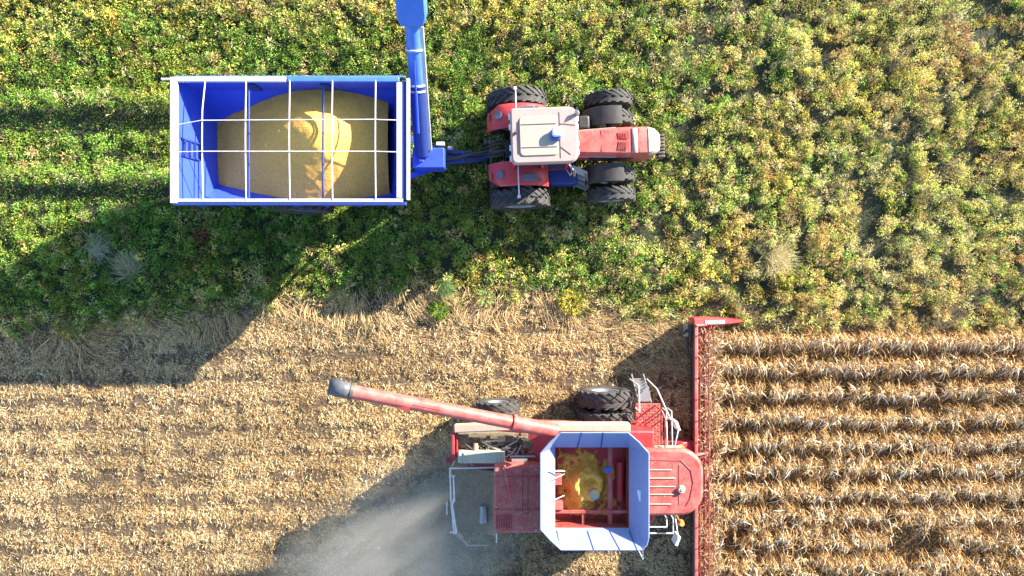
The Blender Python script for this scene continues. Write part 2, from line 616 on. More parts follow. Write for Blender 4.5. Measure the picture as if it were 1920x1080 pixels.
# receiver lid on the roof, with a blue box standing in for its shadow
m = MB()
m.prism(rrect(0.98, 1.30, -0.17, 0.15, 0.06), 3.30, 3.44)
lid_shade = m.build('receiver_shade', M['plastic_and_shade_blue'], tr, bevel=0.02)  # blue box offset from the lid stands in for its bluish shadow
m = MB()
m.prism(rrect(1.02, 1.36, -0.08, 0.22, 0.09), 3.442, 3.54, 0.04)
m.build('receiver_lid', M['plastic_white'], lid_shade, bevel=0.02)
# a small latch / aerial base and marks near the rear edge
m = MB()
m.cone((-0.12, 0.10, 3.30), (-0.12, 0.10, 3.36), 0.05, n=10)
m.cone((-0.12, 0.10, 3.36), (-0.12, 0.10, 3.95), 0.008, n=6)
m.build('aerial', M['black'], tr)
# rear fenders
for sy in (-1, 1):
    rings = []
    for i in range(13):
        a = R(-62 + 118 * i / 12)                    # from behind over the top to the front
        r = 1.17
        x, z = r * math.sin(a), 1.06 + r * math.cos(a)
        yi, yo = 0.55, 1.36
        if i < 3:
            yo = 1.36 - 0.10 * (3 - i)
        rings.append([(x, sy * yi, z), (x, sy * (yi + yo) / 2, z + 0.02), (x, sy * (yo - 0.08), z + 0.01), (x, sy * yo, z - 0.06), (x * 0.97, sy * (yo - 0.01), z - 0.09), (x * 0.97, sy * yi, z - 0.06)])
    fo = MB().loft(rings).build('fender', M['red_clean'], tr, smooth=45)
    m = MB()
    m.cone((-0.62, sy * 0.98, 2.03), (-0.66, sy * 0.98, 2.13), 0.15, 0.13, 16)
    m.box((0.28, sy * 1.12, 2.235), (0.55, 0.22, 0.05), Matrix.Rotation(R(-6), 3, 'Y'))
    build_each(m, 'fender_shade_patch', M['fender_shade'], fo, bevel=0.015)  # dark pieces stand in for cab shadow and reflections on the fender
    m = MB()
    m.box((-0.96, sy * 1.0, 1.78), (0.06, 0.24, 0.12))
    m.box((0.62, sy * 1.2, 2.13), (0.2, 0.12, 0.06))
    build_each(m, 'tail_light', M['red'], fo, bevel=0.01)
# front fenders
for sy in (-1, 1):
    rings = []
    for i in range(9):
        a = R(-75 + 95 * i / 8)
        x, z = 3.18 + 0.96 * math.sin(a), 0.86 + 0.96 * math.cos(a)
        rings.append([(x, sy * 0.66, z), (x, sy * 1.26, z), (x, sy * 1.28, z - 0.05), (x, sy * 0.66, z - 0.03)])
    MB().loft(rings).build('front_fender', M['black'], tr, smooth=45)
m = MB()
m.prism(rrect(2.02, 2.42, 0.52, 0.98, 0.08), 1.3, 1.75, 0.05)
m.build('battery_box', M['black'], tr, bevel=0.03)
# fuel tank and access steps on the near side
m = MB()
m.prism(rrect(0.95, 2.0, -1.25, -0.55, 0.15), 0.65, 1.30, 0.06)
m.build('fuel_tank', M['blue_dark'], tr, bevel=0.03)
m = MB()
for i in range(4):
    m.box((2.0 + 0.05 * i, -0.85 - 0.12 * i, 1.55 - 0.32 * i), (0.50, 0.20, 0.035), R(-25))
m.bar((1.74, -0.72, 1.75), (1.92, -1.3, 0.5), 0.04, 0.09)
m.bar((2.24, -0.92, 1.75), (2.44, -1.5, 0.5), 0.04, 0.09)
m.build('step', M['steel'], tr)
m = MB()
m.tube([(1.62, -0.78, 1.4), (1.72, -0.98, 1.5), (1.74, -0.98, 2.5), (1.60, -0.80, 2.55)], 0.022)
m.build('hand_rail', M['pale_rail'], tr)
# exhaust stack
m = MB()
m.cone((1.86, 0.66, 1.2), (1.86, 0.66, 2.5), 0.11, 0.11, 16)
m.cone((1.86, 0.66, 2.5), (1.86, 0.66, 3.35), 0.06, 0.06, 12)
m.cone((1.86, 0.66, 3.35), (1.80, 0.70, 3.45), 0.06, 0.07, 12)
m.build('exhaust_pipe', M['steel'], tr)
# mirrors and marker arms
for sy in (-1, 1):
    m = MB()
    m.tube([(1.6, sy * 0.75, 2.7), (1.72, sy * 1.08, 2.75)], 0.018)
    m.box((1.74, sy * 1.12, 2.6), (0.08, 0.22, 0.36))
    m.build('mirror', M['black'], tr, bevel=0.02)
    m = MB()
    m.tube([(-0.05, sy * 0.75, 2.3), (-0.05, sy * 1.72, 2.42)], 0.022)
    m.box((-0.05, sy * 1.76, 2.42), (0.10, 0.09, 0.14))
    m.build('marker_arm', M['pale_rail'], tr)
# rear hitch
m = MB()
for sy in (-1, 1):
    m.bar((-0.35, sy * 0.32, 0.75), (-1.12, sy * 0.45, 0.55), 0.09)
    m.bar((-0.5, sy * 0.38, 1.35), (-0.85, sy * 0.40, 0.62), 0.06)
    m.cone((-1.12, sy * 0.36, 0.55), (-1.12, sy * 0.56, 0.55), 0.07)
m.bar((-0.3, 0, 1.2), (-1.0, 0, 1.15), 0.09)
m.box((-0.95, 0, 0.45), (0.9, 0.14, 0.08))
m.bar((-0.95, -0.55, 0.95), (-0.95, 0.55, 0.95), 0.07)
m.build('rear_hitch', M['dark_steel'], tr, bevel=0.01)
m = MB()
for k in range(4):
    y = -0.25 + k * 0.16
    m.mark().tube([(-0.2, y, 1.35), (-0.6, y, 1.45), (-1.1, y * 0.7, 1.05), (-1.7, y * 0.4 - 0.1, 0.85)], 0.016, 6)
build_each(m, 'hydraulic_hose', M['black'], tr)

# ================================================================== GRAIN CART
CX, CY = -7.17, 4.49
gc = thing('grain_cart', 'blue open-topped grain cart half full of tan grain behind the red tractor', 'grain cart', (CX, CY, 0))
ZR = 3.90
X0, X1, W2 = -3.02, 3.72, 1.80          # hopper inside, local


def wall_hw(z):                           # inside half width of the hopper at height z
    return np.where(z > 2.95, W2, np.maximum(0.35, W2 - (2.95 - z) * 0.64))


# hopper shell: vertical upper walls, funnel below, open top; solid thickness from Solidify
lev = [(ZR, X0, X1, W2), (2.95, X0 + 0.20, X1 - 0.15, W2), (1.75, X0 + 0.34, X1 - 0.75, W2 - 1.2 * 0.64), (0.95, X0 + 1.6, X1 - 2.0, 0.5)]
rings = [[(a, -w, z), (b, -w, z), (b, w, z), (a, w, z)] for z, a, b, w in lev]
m = MB().loft(rings, caps=False)
n0 = len(m.v) - 4
m.f.append((n0, n0 + 1, n0 + 2, n0 + 3))
hop = m.build('hopper', M['blue'], gc, smooth=0)
s = hop.modifiers.new('thick', 'SOLIDIFY')
s.thickness = 0.05
s.offset = 1
# rim rails: two tones along the far side as in the photo
m = MB()
m.box(((X0 + X1) / 2 - 1.72, W2 + 0.045, ZR + 0.02), ((X1 - X0) / 2 - 0.02, 0.15, 0.12))
m.box((X0 - 0.08, 0, ZR + 0.015), (0.23, 2 * W2 + 0.24, 0.11))
m.build('rim_rail', M['white'], gc, bevel=0.02)
m = MB()
m.box(((X0 + X1) / 2 + 1.70, W2 + 0.045, ZR + 0.017), ((X1 - X0) / 2 + 0.02, 0.15, 0.12))
m.box(((X0 + X1) / 2 + 0.05, W2 + 0.15, ZR - 0.06), (X1 - X0 + 0.3, 0.06, 0.10))
m.build('rim_rail', M['blue_light'], gc, bevel=0.02)
m = MB()
m.box(((X0 + X1) / 2 + 0.06, -W2 - 0.03, ZR + 0.012), (X1 - X0 + 0.15, 0.10, 0.10))
m.box((X1 + 0.02, 0, ZR + 0.014), (0.16, 2 * W2 - 0.1, 0.10))
m.box((X1 + 0.29, 0.03, ZR + 0.0), (0.10, 2 * W2 + 0.1, 0.14))
m.build('rim_rail', M['white'], gc, bevel=0.015)
m = MB()
m.box(((X0 + X1) / 2 + 0.06, -W2 - 0.13, ZR - 0.03), (X1 - X0 + 0.35, 0.10, 0.16))
m.box((X1 + 0.17, 0, ZR - 0.02), (0.14, 2 * W2, 0.08))
m.build('rim_rail', M['blue_dark'], gc, bevel=0.015)
# roller arm that sticks out at the rear corner
MB().tube([(X0 - 0.45, W2 + 0.05, ZR + 0.05), (X0 + 0.1, W2 + 0.05, ZR + 0.05)], 0.035).build('tarp_crank', M['pale_rail'], gc)
# cover bows: five across, two lengthwise
for px in (380, 461, 543, 623, 704):
    x = (px - 960) * (H - 3.98) / F - CX
    pts = [(x, W2 + 0.02, ZR + 0.06), (x, W2 * 0.5, ZR + 0.11), (x, 0, ZR + 0.13), (x, -W2 * 0.5, ZR + 0.11), (x, -W2 - 0.02, ZR + 0.06)]
    if px == 380:
        pts[0] = (x + 0.07, W2 + 0.02, ZR + 0.06)
    MB().tube(pts, 0.021).build('cover_bow', M['pale_rail'], gc)
for py, dy in ((226, 0.03), (284, 0.0)):
    y = (540 - py) * (H - 4.03) / F - CY
    MB().tube([(X0 - 0.02, y - 0.12 * (py == 226), ZR + 0.05), (X0 + 0.8, y, ZR + 0.155), (X1 - 0.8, y + dy, ZR + 0.155), (X1 + 0.02, y + dy, ZR + 0.05)], 0.014).build('cover_cable', M['pale_rail'], gc)
# inner cross braces
for px in (478, 614):
    x = (px - 960) * (H - 3.3) / F - CX
    m = MB()
    m.cone((x, -W2 + 0.005, 3.80), (x, W2 - 0.005, 3.80), 0.032)
    m.box((x, W2 - 0.03, 3.35), (0.26, 0.05, 0.7))
    m.build('cross_brace', M['blue_dark'], gc)
# ladder inside the rear wall
m = MB()
for y in (-0.42, 0.10):
    m.bar((X0 + 0.06, y, ZR - 0.15), (X0 + 0.26, y, 2.9), 0.05, 0.03)
for i in range(4):
    z = ZR - 0.25 - 0.24 * i
    m.bar((X0 + 0.10 + 0.05 * i, -0.42, z), (X0 + 0.10 + 0.05 * i, 0.10, z), 0.10, 0.03)
m.build('inside_ladder', M['blue_dark'], gc)
# outside ribs and frame
m = MB()
for i in range(7):
    x = X0 + 0.35 + i * 1.0
    for sy in (-1, 1):
        m.mark().box((x, sy * (W2 + 0.085), 3.35), (0.10, 0.07, 0.85))
        m.bar((x, sy * (W2 + 0.08), 2.93), (x, sy * 1.0, 1.55), 0.10, 0.08)
build_each(m, 'side_rib', M['blue'], gc)
m = MB()
for sy in (-1, 1):
    m.bar((-2.5, sy * 0.75, 1.15), (3.4, sy * 0.75, 1.15), 0.16, 0.24)
    m.bar((3.4, sy * 0.75, 1.15), (4.4, sy * 0.35, 0.95), 0.16, 0.22)
m.cone((0, -1.7, 1.0), (0, 1.7, 1.0), 0.11)
m.bar((-2.5, -0.75, 1.15), (-2.5, 0.75, 1.15), 0.14)
m.build('frame', M['blue'], gc)
ct, crm = wheel_mesh(1.0, 0.72, 0.50, 20), rim_mesh(0.50, 0.72, M['rim_blue'])
for y in (1.50, -1.50):
    put_wheel(ct, crm, gc, 0.0, y, 1.0, 0, 0.1)


def GL(px, py, z):
    return P(px, py, z) - Vector((CX, CY, 0))


# front gearbox and tongue
m = MB()
a, b_ = GL(772, 275, 1.9), GL(832, 313, 1.9)
m.prism(rrect(a.x, b_.x, b_.y, a.y, 0.05), 0.9, 1.75)
gb = m.build('gearbox_housing', M['blue'], gc, bevel=0.03)
m = MB()
for px, py in ((782, 287), (795, 290), (803, 283), (790, 300)):
    p = GL(px, py, 1.85)
    m.box((p.x, p.y, 1.80), (0.13, 0.06, 0.10))
p = GL(825, 268, 1.85)
m.box((p.x, p.y, 1.72), (0.28, 0.12, 0.08))
build_each(m, 'bracket', M['white'], gb, bevel=0.01)
m = MB()
p0, p1 = GL(830, 283, 1.0), GL(912, 292, 0.7)
q0, q1 = GL(830, 306, 1.0), GL(912, 298, 0.7)
m.bar(p0, p1, 0.14, 0.16)
m.bar(q0, q1, 0.14, 0.16)
m.bar(GL(835, 294, 1.0), GL(920, 295, 0.6), 0.08, 0.08)
m.bar(GL(868, 284, 1.0), GL(868, 304, 1.0), 0.1, 0.1)
m.build('tongue', M['blue_dark'], gc, bevel=0.02)
m = MB()
m.cone(GL(838, 300, 1.1), GL(930, 280, 1.0), 0.05, n=10)
m.build('drive_shaft', M['black'], gc)
p = GL(845, 278, 1.2)
m = MB()
m.tube([(p.x, p.y, 0.3), (p.x, p.y, 1.2)], 0.05)
m.cone((p.x - 0.08, p.y, 1.2), (p.x + 0.08, p.y, 1.24), 0.07, n=10)
m.build('jack_stand', M['steel'], gc)

# unloading auger of the cart: boxed lower half, round upper half, spout at the top
aug0, aug1 = GL(792, 278, 1.9), GL(772, 8, 4.6)
ax = (aug1 - aug0).normalized()
sidev = ax.cross(Vector((0, 0, 1))).normalized()
nrm = sidev.cross(ax)
mid = aug0 + (aug1 - aug0) * 0.46
m = MB()
m.cone(aug0 - ax * 0.2, mid, 0.28, 0.27, 20)
lowt = m.build('auger_tube', M['blue_dark'], gc, smooth=40)
m = MB()
m.cone(mid + ax * 0.02, aug1, 0.265, 0.255, 20)
upt = m.build('auger_tube', M['blue_light'], gc, smooth=40)
m = MB()
for t in (0.44, 0.48, 0.72):
    c = aug0 + (aug1 - aug0) * t
    m.cone(c - ax * 0.025, c + ax * 0.025, 0.305, 0.305, 20)
build_each(m, 'flange', M['white'], upt)
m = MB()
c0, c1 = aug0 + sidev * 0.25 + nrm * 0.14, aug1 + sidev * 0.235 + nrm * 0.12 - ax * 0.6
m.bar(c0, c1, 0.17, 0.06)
m.build('auger_highlight', M['white'], upt, bevel=0.01)  # white bar stands in for the sunlit highlight along the tube
m = MB()
c0, c1 = aug0 + ax * 0.7 - sidev * 0.05 + nrm * 0.36, aug0 + (aug1 - aug0) * 0.66 + nrm * 0.33
m.cone(c0, c0 + (c1 - c0) * 0.55, 0.05, n=10)
m.cone(c0 + (c1 - c0) * 0.55, c1, 0.028, n=10)
m.build('fold_cylinder', M['blue'], lowt)
m = MB()
s0, s1 = aug1 - ax * 0.55, aug1 + ax * 0.25
ring = lambda c, w, h: [c - sidev * w - nrm * h, c + sidev * w - nrm * h, c + sidev * w + nrm * h, c - sidev * w + nrm * h]
m.loft([ring(s0, 0.33, 0.33), ring(s0 + ax * 0.25, 0.42, 0.36), ring(s1, 0.42, 0.36)])
sp = m.build('spout', M['blue_light'], gc, bevel=0.03)
m = MB()
m.loft([ring(s1 + ax * 0.005, 0.44, 0.37), ring(s1 + ax * 0.40, 0.44, 0.34)])
m.build('spout_end', M['white'], sp, bevel=0.02)

# grain heap in the cart: a poured cone that meets the hopper walls
AX, AY, AZ, SL = -6.12 - CX, 4.80 - CY, 3.78, 0.535
nx, ny = 150, 90
xs = np.linspace(X0 + 0.27, X1 - 0.55, nx)


def lat(xx, yy, seed, cell):
    r = np.random.default_rng(seed)
    t = r.random((256, 256))
    u, v = xx / cell, yy / cell
    iu, iv = np.floor(u).astype(int), np.floor(v).astype(int)
    fu, fv = u - iu, v - iv
    fu, fv = fu * fu * (3 - 2 * fu), fv * fv * (3 - 2 * fv)
    g_ = lambda a, b: t[a % 256, b % 256]
    return (g_(iu, iv) * (1 - fu) + g_(iu + 1, iv) * fu) * (1 - fv) + (g_(iu, iv + 1) * (1 - fu) + g_(iu + 1, iv + 1) * fu) * fv


def heap(x, y):
    d = np.hypot(x - AX, (y - AY))
    z = AZ + 0.05 - SL * np.sqrt(d * d + 0.05)
    z = z + 0.05 * (lat(x + 9, y + 9, 3, 0.9) - 0.5) + 0.035 * (lat(x + 9, y + 9, 4, 0.3) - 0.5) + 0.02 * (lat(x + 9, y + 9, 5, 0.12) - 0.5)
    # small gullies along the flow
    return np.maximum(z, 1.35)


V = []
for x in xs:
    hw = []
    for sy in (-1, 1):
        lo_, hi_ = 0.0, W2
        for _ in range(30):
            md = (lo_ + hi_) / 2
            if md < float(wall_hw(heap(np.array(x), np.array(sy * md)))):
                lo_ = md
            else:
                hi_ = md
        hw.append(lo_ - 0.004)
    ys = np.linspace(-hw[0], hw[1], ny)
    zs = heap(np.full(ny, x), ys)
    V += list(zip(np.full(ny, x), ys, zs))
Fc = [(i * ny + j, (i + 1) * ny + j, (i + 1) * ny + j + 1, i * ny + j + 1) for i in range(nx - 1) for j in range(ny - 1)]
m = MB().add(V, Fc)
o = m.build('grain_heap', M['grain'], None, smooth=60, loc=(CX, CY, 0))
tag(o, 'cone of tan grain lying in the blue cart under white bows', 'grain')

# ================================================================== COMBINE
KX, KY = 3.23, -6.0
kb = thing('combine_harvester', 'red combine harvester with white open grain tank flaps cutting the dry crop', 'combine harvester', (KX, KY, 0))


def KL(px, py, z):
    return P(px, py, z) - Vector((KX, KY, 0))


kt, kr = wheel_mesh(0.98, 0.56, 0.50, 20), rim_mesh(0.50, 0.56, M['rim_grey'])
k2, k2r = wheel_mesh(0.78, 0.50, 0.38, 17), rim_mesh(0.38, 0.50, M['rim_grey'])
for k, y in enumerate((2.22, 1.50, -1.50, -2.22)):
    put_wheel(kt, kr, kb, 0, y, 0.98, 0, 0.1 * k)
for y in (1.82, -1.82):
    put_wheel(k2, k2r, kb, -3.72, y, 0.78, 0.0, 0.1)
m = MB()
m.cone((0, -2.3, 0.98), (0, 2.3, 0.98), 0.14)
m.cone((-3.72, -1.8, 0.78), (-3.72, 1.8, 0.78), 0.10)
m.box((-1.5, 0, 1.2), (5.0, 1.2, 0.5))
m.build('axle', M['black'], kb)
# main body
m = MB()
prof = [(-4.6, 1.0), (1.0, 1.0), (1.3, 1.6), (1.3, 2.95), (-2.3, 2.95), (-3.2, 2.5), (-4.7, 2.0)]
m.loft([[(x, -1.45, z) for x, z in prof], [(x, 1.45, z) for x, z in prof]])
body = m.build('body', M['red_clean'], kb, bevel=0.05)
for sy in (-1, 1):
    m = MB()
    m.box((-1.2, sy * 1.475, 1.95), (3.0, 0.03, 1.3))
    m.box((-3.0, sy * 1.475, 1.75), (0.5, 0.03, 0.8))
    m.build('side_panel', M['red'], body, bevel=0.01)

# grain tank: red bin with sloping floor
i0, i1 = KL(1040, 838, 3.7), KL(1180, 990, 3.7)
tx0, tx1, ty0, ty1 = i0.x, i1.x, i1.y, i0.y
tzr = 3.70
rings = [[(a, c, z), (b, c, z), (b, d, z), (a, d, z)] for a, b, c, d, z in (
    (tx0, tx1, ty0, ty1, tzr), (tx0 + 0.05, tx1 - 0.05, ty0 + 0.05, ty1 - 0.05, 3.0), (tx0 + 0.55, tx1 - 0.55, ty0 + 0.65, ty1 - 0.65, 2.45))]
m = MB().loft(rings, caps=False)
m.f.append((8, 9, 10, 11))
tank = m.build('grain_tank', M['tank_red'], kb, smooth=0)
s = tank.modifiers.new('thick', 'SOLIDIFY'); s.thickness = 0.04; s.offset = 1
# inside: cross auger tube, ladder, sensors, braces
m = MB()
m.bar((tx0 + 0.01, ty0 + 0.42, 3.45), (tx1 - 0.01, ty0 + 0.42, 3.45), 0.10, 0.06)
m.bar((tx0 + 0.9, ty0 + 0.01, 3.42), (tx0 + 0.9, ty0 + 0.5, 3.42), 0.08, 0.06)
m.bar((tx1 - 0.55, ty0 + 0.02, 3.40), (tx1 - 0.55, ty1 - 0.02, 3.40), 0.14, 0.08)
m.box((tx0 + 0.12, ty1 - 1.05, 3.42), (0.22, 0.34, 0.25))
m.box((tx0 + 0.14, ty0 + 0.62, 3.4), (0.26, 0.24, 0.3))
m.build('tank_brace', M['red'], tank, bevel=0.01)
m = MB()
c = KL(1113, 930, 3.2)
m.cone((c.x + 0.1, c.y - 0.4, 2.6), (c.x, c.y + 0.12, 3.42), 0.13, 0.13, 16)
m.cone((c.x, c.y + 0.12, 3.42), (c.x, c.y + 0.14, 3.5), 0.19, 0.15, 16)
m.build('fill_auger', M['steel'], tank, smooth=40)
m = MB()
c = KL(1162, 905, 3.4)
m.cone((c.x + 0.03, c.y - 0.6, 3.2), (c.x + 0.03, c.y + 0.62, 3.25), 0.12, 0.12, 12)
m.build('cross_auger', M['red_clean'], tank, smooth=40)
for px, py, w, l, mat in ((1140, 880, 0.16, 0.24, 'plastic_and_shade_blue'), (1198, 950, 0.08, 0.30, 'plastic_white'), (1200, 920, 0.34, 0.28, 'plastic_white')):
    c = KL(px, py, 3.6)
    MB().box((c.x, c.y, 3.62 if px != 1200 else 4.02), (l, w, 0.10), R(12)).build('tank_sensor', M[mat], tank, bevel=0.015)
m = MB()
for py, zz in ((883, 3.95), (905, 3.9), (945, 3.9)):
    c = KL(1022, py, 4.1)
    d_ = KL(1058, py + (0 if py == 883 else -16), 3.8)
    m.mark().tube([c, d_], 0.018, 6)
build_each(m, 'gas_strut', M['steel'], tank)

# flared extensions
o0, o1 = KL(1013, 811, 4.30), KL(1217, 1032, 4.30)
ex0, ex1, ey0, ey1 = o0.x, o1.x, o1.y, o0.y
zo, zi = 4.30, tzr + 0.005
ch = 0.62                                   # chamfer of the corners


def flap(name, inner, outer, label=None):
    m = MB()
    v = [Vector((*p, zi)) for p in inner] + [Vector((*p, zo)) for p in outer]
    k = len(inner)
    n = len(outer)
    m.add(v, [tuple(range(k - 1, -1, -1)) [::-1] + tuple(range(k + n - 1, k - 1, -1))])
    o = m.build(name, M['flap'], tank, smooth=0)
    s = o.modifiers.new('thick', 'SOLIDIFY'); s.thickness = 0.03; s.offset = 0
    return o


e = 0.012
flap('tank_extension', [(tx0, ty1), (tx1, ty1)], [(ex0 + ch, ey1), (ex1 - ch, ey1)])            # far side
flap('tank_extension', [(tx0, ty0), (tx1, ty0)], [(ex0 + ch, ey0), (ex1 - ch * 0.3, ey0)])      # near side
flap('tank_extension', [(tx0, ty0), (tx0, ty1)], [(ex0, ey0 + ch), (ex0, ey1 - ch)])            # rear
flap('tank_extension', [(tx1, ty0), (tx1, ty1)], [(ex1, ey0 + ch * 0.6), (ex1, ey1 - ch)])      # front
for (cx_, cy_), p, q in (((tx0, ty1), (ex0, ey1 - ch), (ex0 + ch, ey1)), ((tx1, ty1), (ex1 - ch, ey1), (ex1, ey1 - ch)),
                         ((tx0, ty0), (ex0 + ch, ey0), (ex0, ey0 + ch)), ((tx1, ty0), (ex1, ey0 + ch * 0.6), (ex1 - ch * 0.3, ey0))):
    m = MB()
    mp = ((p[0] + q[0]) / 2, (p[1] + q[1]) / 2)
    ox, oy = mp[0] - cx_, mp[1] - cy_
    bulge = 1.10
    pts = [Vector((cx_, cy_, zi)), Vector((*p, zo)), Vector((cx_ + ox * bulge, cy_ + oy * bulge, zo)), Vector((*q, zo))]
    m.add(pts, [(0, 1, 2), (0, 2, 3)])
    o = m.build('corner_gusset', M['flap'], tank, smooth=0)
    s = o.modifiers.new('thick', 'SOLIDIFY'); s.thickness = 0.026; s.offset = 0
# seams on the near and rear flaps
m = MB()
for fx, ofx in ((0.0, 0.35), (0.42, 0.40), (0.72, 0.72), (1.0, 0.93)):
    a = Vector((tx0 + (tx1 - tx0) * (0.02 + fx * 0.96), ty0, zi))
    b = Vector((ex0 + ch + (ex1 - ex0 - ch * 1.3) * ofx if fx else ex0 + ch * 0.95, ey0, zo))
    a2 = a + (b - a) * 0.12
    b2 = a + (b - a) * 0.97
    m.bar(a2 + Vector((0, 0, 0.025)), b2 + Vector((0, 0, 0.025)), 0.035, 0.02)
for f_ in (0.3, 0.62):
    a = Vector((tx0 + (tx1 - tx0) * f_, ty1, zi))
    b = Vector((ex0 + ch + (ex1 - ex0 - 2 * ch) * f_, ey1, zo))
    m.bar(a + Vector((0, 0, 0.025)), b + Vector((0, 0, 0.025)), 0.035, 0.02)
build_each(m, 'extension_seam', M['blue_dark'], tank)

# cab
cx0, cx1 = KL(1207, 905, 3.6).x, KL(1320, 905, 3.6).x
cyc = KL(1260, 905, 3.6).y
ch2 = KL(1260, 842, 3.6).y - cyc
lo = rrect(cx0 + 0.06, cx1 - 0.16, cyc - 0.82, cyc + 0.82, [0.45, 0.1, 0.1, 0.45], 5)
hi = rrect(cx0 + 0.04, cx1 - 0.08, cyc - 0.9, cyc + 0.9, [0.5, 0.1, 0.1, 0.5], 5)
m = MB().loft([[(x, y, 1.75) for x, y in lo], [(x, y, 3.35) for x, y in hi]])
kcab = m.build('cab', M['glass'], kb, smooth=25)
m = MB()
m.box(((cx0 + cx1) / 2 - 0.1, cyc, 1.68), (cx1 - cx0 - 0.2, 1.7, 0.14))
for sy in (-1, 1):
    m.bar((cx0 + 0.1, cyc + sy * 0.84, 1.75), (cx0 + 0.08, cyc + sy * 0.92, 3.36), 0.1)
    m.bar((cx1 - 0.55, cyc + sy * 0.84, 1.75), (cx1 - 0.5, cyc + sy * 0.92, 3.36), 0.07)
m.build('pillar', M['red_clean'], kcab)
m = MB()
m.prism(rrect(cx0, cx1, cyc - ch2, cyc + ch2, [0.72, 0.06, 0.06, 0.72], 8), 3.36, 3.60, 0.09)
kroof = m.build('roof', M['red'], kcab, bevel=0.02, smooth=40)
m = MB()
for i, y in enumerate((-0.66, -0.36, -0.12, 0.14, 0.40)):
    L_ = (0.78, 0.86, 0.92, 0.92, 0.80)[i]
    m.box((cx0 + 0.06 + L_ / 2, cyc + y, 3.612), (L_, 0.035, 0.03))
build_each(m, 'roof_rib', M['cream'], kcab, bevel=0.008)
m = MB()
m.tube([(cx0 + 0.03, cyc + 0.70, 3.605), (cx0 + 1.15, cyc + 0.68, 3.605), (cx0 + 1.45, cyc + 0.38, 3.605), (cx0 + 1.52, cyc, 3.605), (cx0 + 1.42, cyc - 0.5, 3.605), (cx0 + 1.30, cyc - 0.72, 3.605)], 0.014, 6)
m.bar((cx0 + 1.08, cyc - 0.7, 3.604), (cx0 + 1.08, cyc + 0.55, 3.604), 0.018, 0.012)
m.build('roof_seam', M['red_dark'], kcab)
m = MB()
m.cone((cx0 + 1.16, cyc - 0.20, 3.60), (cx0 + 1.16, cyc - 0.20, 3.70), 0.13, 0.10, 14)
m.cone((cx0 + 1.16, cyc - 0.20, 3.70), (cx0 + 1.16, cyc - 0.20, 3.72), 0.05, 0.04, 10)
m.build('roof_receiver', M['roof_panel'], kcab, smooth=40)
m = MB()
for y in (-0.72, -0.4, 0.4, 0.72):
    m.box((cx1 - 0.10 - 0.28 * (abs(y) > 0.5), cyc + y, 3.46), (0.07, 0.18, 0.11))
build_each(m, 'work_light', M['plastic_white'], kcab, bevel=0.01)

# feeder house in front, under the cab
m = MB()
a = KL(1255, 905, 1.6).x
m.loft([[(0.9, cyc - 0.65, 1.1), (0.9, cyc + 0.65, 1.1), (0.9, cyc + 0.65, 1.75), (0.9, cyc - 0.65, 1.75)],
        [(3.05, cyc - 0.7, 0.35), (3.05, cyc + 0.7, 0.35), (3.05, cyc + 0.7, 1.0), (3.05, cyc - 0.7, 1.0)]])
m.build('feeder_house', M['red_clean'], kb, bevel=0.03)

# operator platform with tread plate on the far side, ladder beyond it
p0, p1 = KL(1192, 757, 2.0), KL(1238, 838, 2.0)
m = MB()
m.box(((p0.x + p1.x) / 2, (p0.y + p1.y) / 2, 1.97), (p1.x - p0.x, p0.y - p1.y, 0.05))
plat = m.build('platform', M['red_tread'], kb, bevel=0.01)
m = MB()
nxp, nyp = 8, 15
for i in range(nxp):
    for j in range(nyp):
        x = p0.x + 0.06 + (p1.x - p0.x - 0.12) * i / (nxp - 1)
        y = p1.y + 0.05 + (p0.y - p1.y - 0.1) * j / (nyp - 1)
        m.box((x, y, 2.0), (0.075, 0.022, 0.012), R(45 if (i + j) % 2 else -45))
m.build('tread', M['red_dark'], plat)
m = MB()
x = p1.x - 0.12
m.tube([(x - 0.04, p0.y - 0.06, 2.0), (x - 0.04, p0.y - 0.06, 2.95), (x + 0.06, p0.y - 0.3, 3.0), (x + 0.06, p1.y + 0.2, 3.0), (x, p1.y + 0.04, 2.95), (x, p1.y + 0.04, 2.0)], 0.028)
m.tube([(x + 0.06, p0.y - 0.3, 2.5), (x + 0.06, p1.y + 0.2, 2.5)], 0.022)
m.build('platform_rail', M['red'], kb)
m = MB()
q0, q1 = KL(1197, 722, 1.7), KL(1219, 752, 1.8)
m.box(((q0.x + q1.x) / 2, (q0.y + q1.y) / 2 - 0.1, 1.80), (q1.x - q0.x, 0.34, 0.05))
for i in range(4):
    m.box(((q0.x + q1.x) / 2, (q0.y + q1.y) / 2 + 0.12 + 0.05 * i, 1.6 - 0.32 * i), (q1.x - q0.x, 0.16, 0.04))
for xx in (q0.x - 0.02, q1.x + 0.02):
    m.bar((xx, q1.y - 0.05, 1.9), (xx, q0.y + 0.2, 0.5), 0.04, 0.08)
m.build('ladder', M['steel'], kb)
m = MB()
m.mark().tube([(q0.x - 0.15, q0.y + 0.1, 0.9), (q0.x - 0.15, q0.y + 0.1, 2.6), (q0.x - 0.15, q1.y - 0.2, 2.7), (q0.x - 0.15, q1.y - 0.2, 1.95)], 0.024)
m.mark().tube([(q1.x + 0.06, q0.y + 0.1, 0.9), (q1.x + 0.06, q0.y, 2.6), (q1.x + 0.48, q1.y - 0.45, 2.7), (q1.x + 0.5, q1.y - 0.5, 1.95)], 0.024)
r0 = KL(1248, 770, 2.4); r1 = KL(1250, 850, 2.4)
for dx in (0.0, 0.17):
    m.mark().tube([(r0.x + dx, r0.y, 1.9), (r0.x + dx, r0.y, 2.5), (r1.x + dx, r1.y, 2.5)], 0.02)
build_each(m, 'ladder_rail', M['pale_rail'], kb)
m = MB()
n0, n1 = KL(1208, 838, 2.9), KL(1278, 848, 2.9)
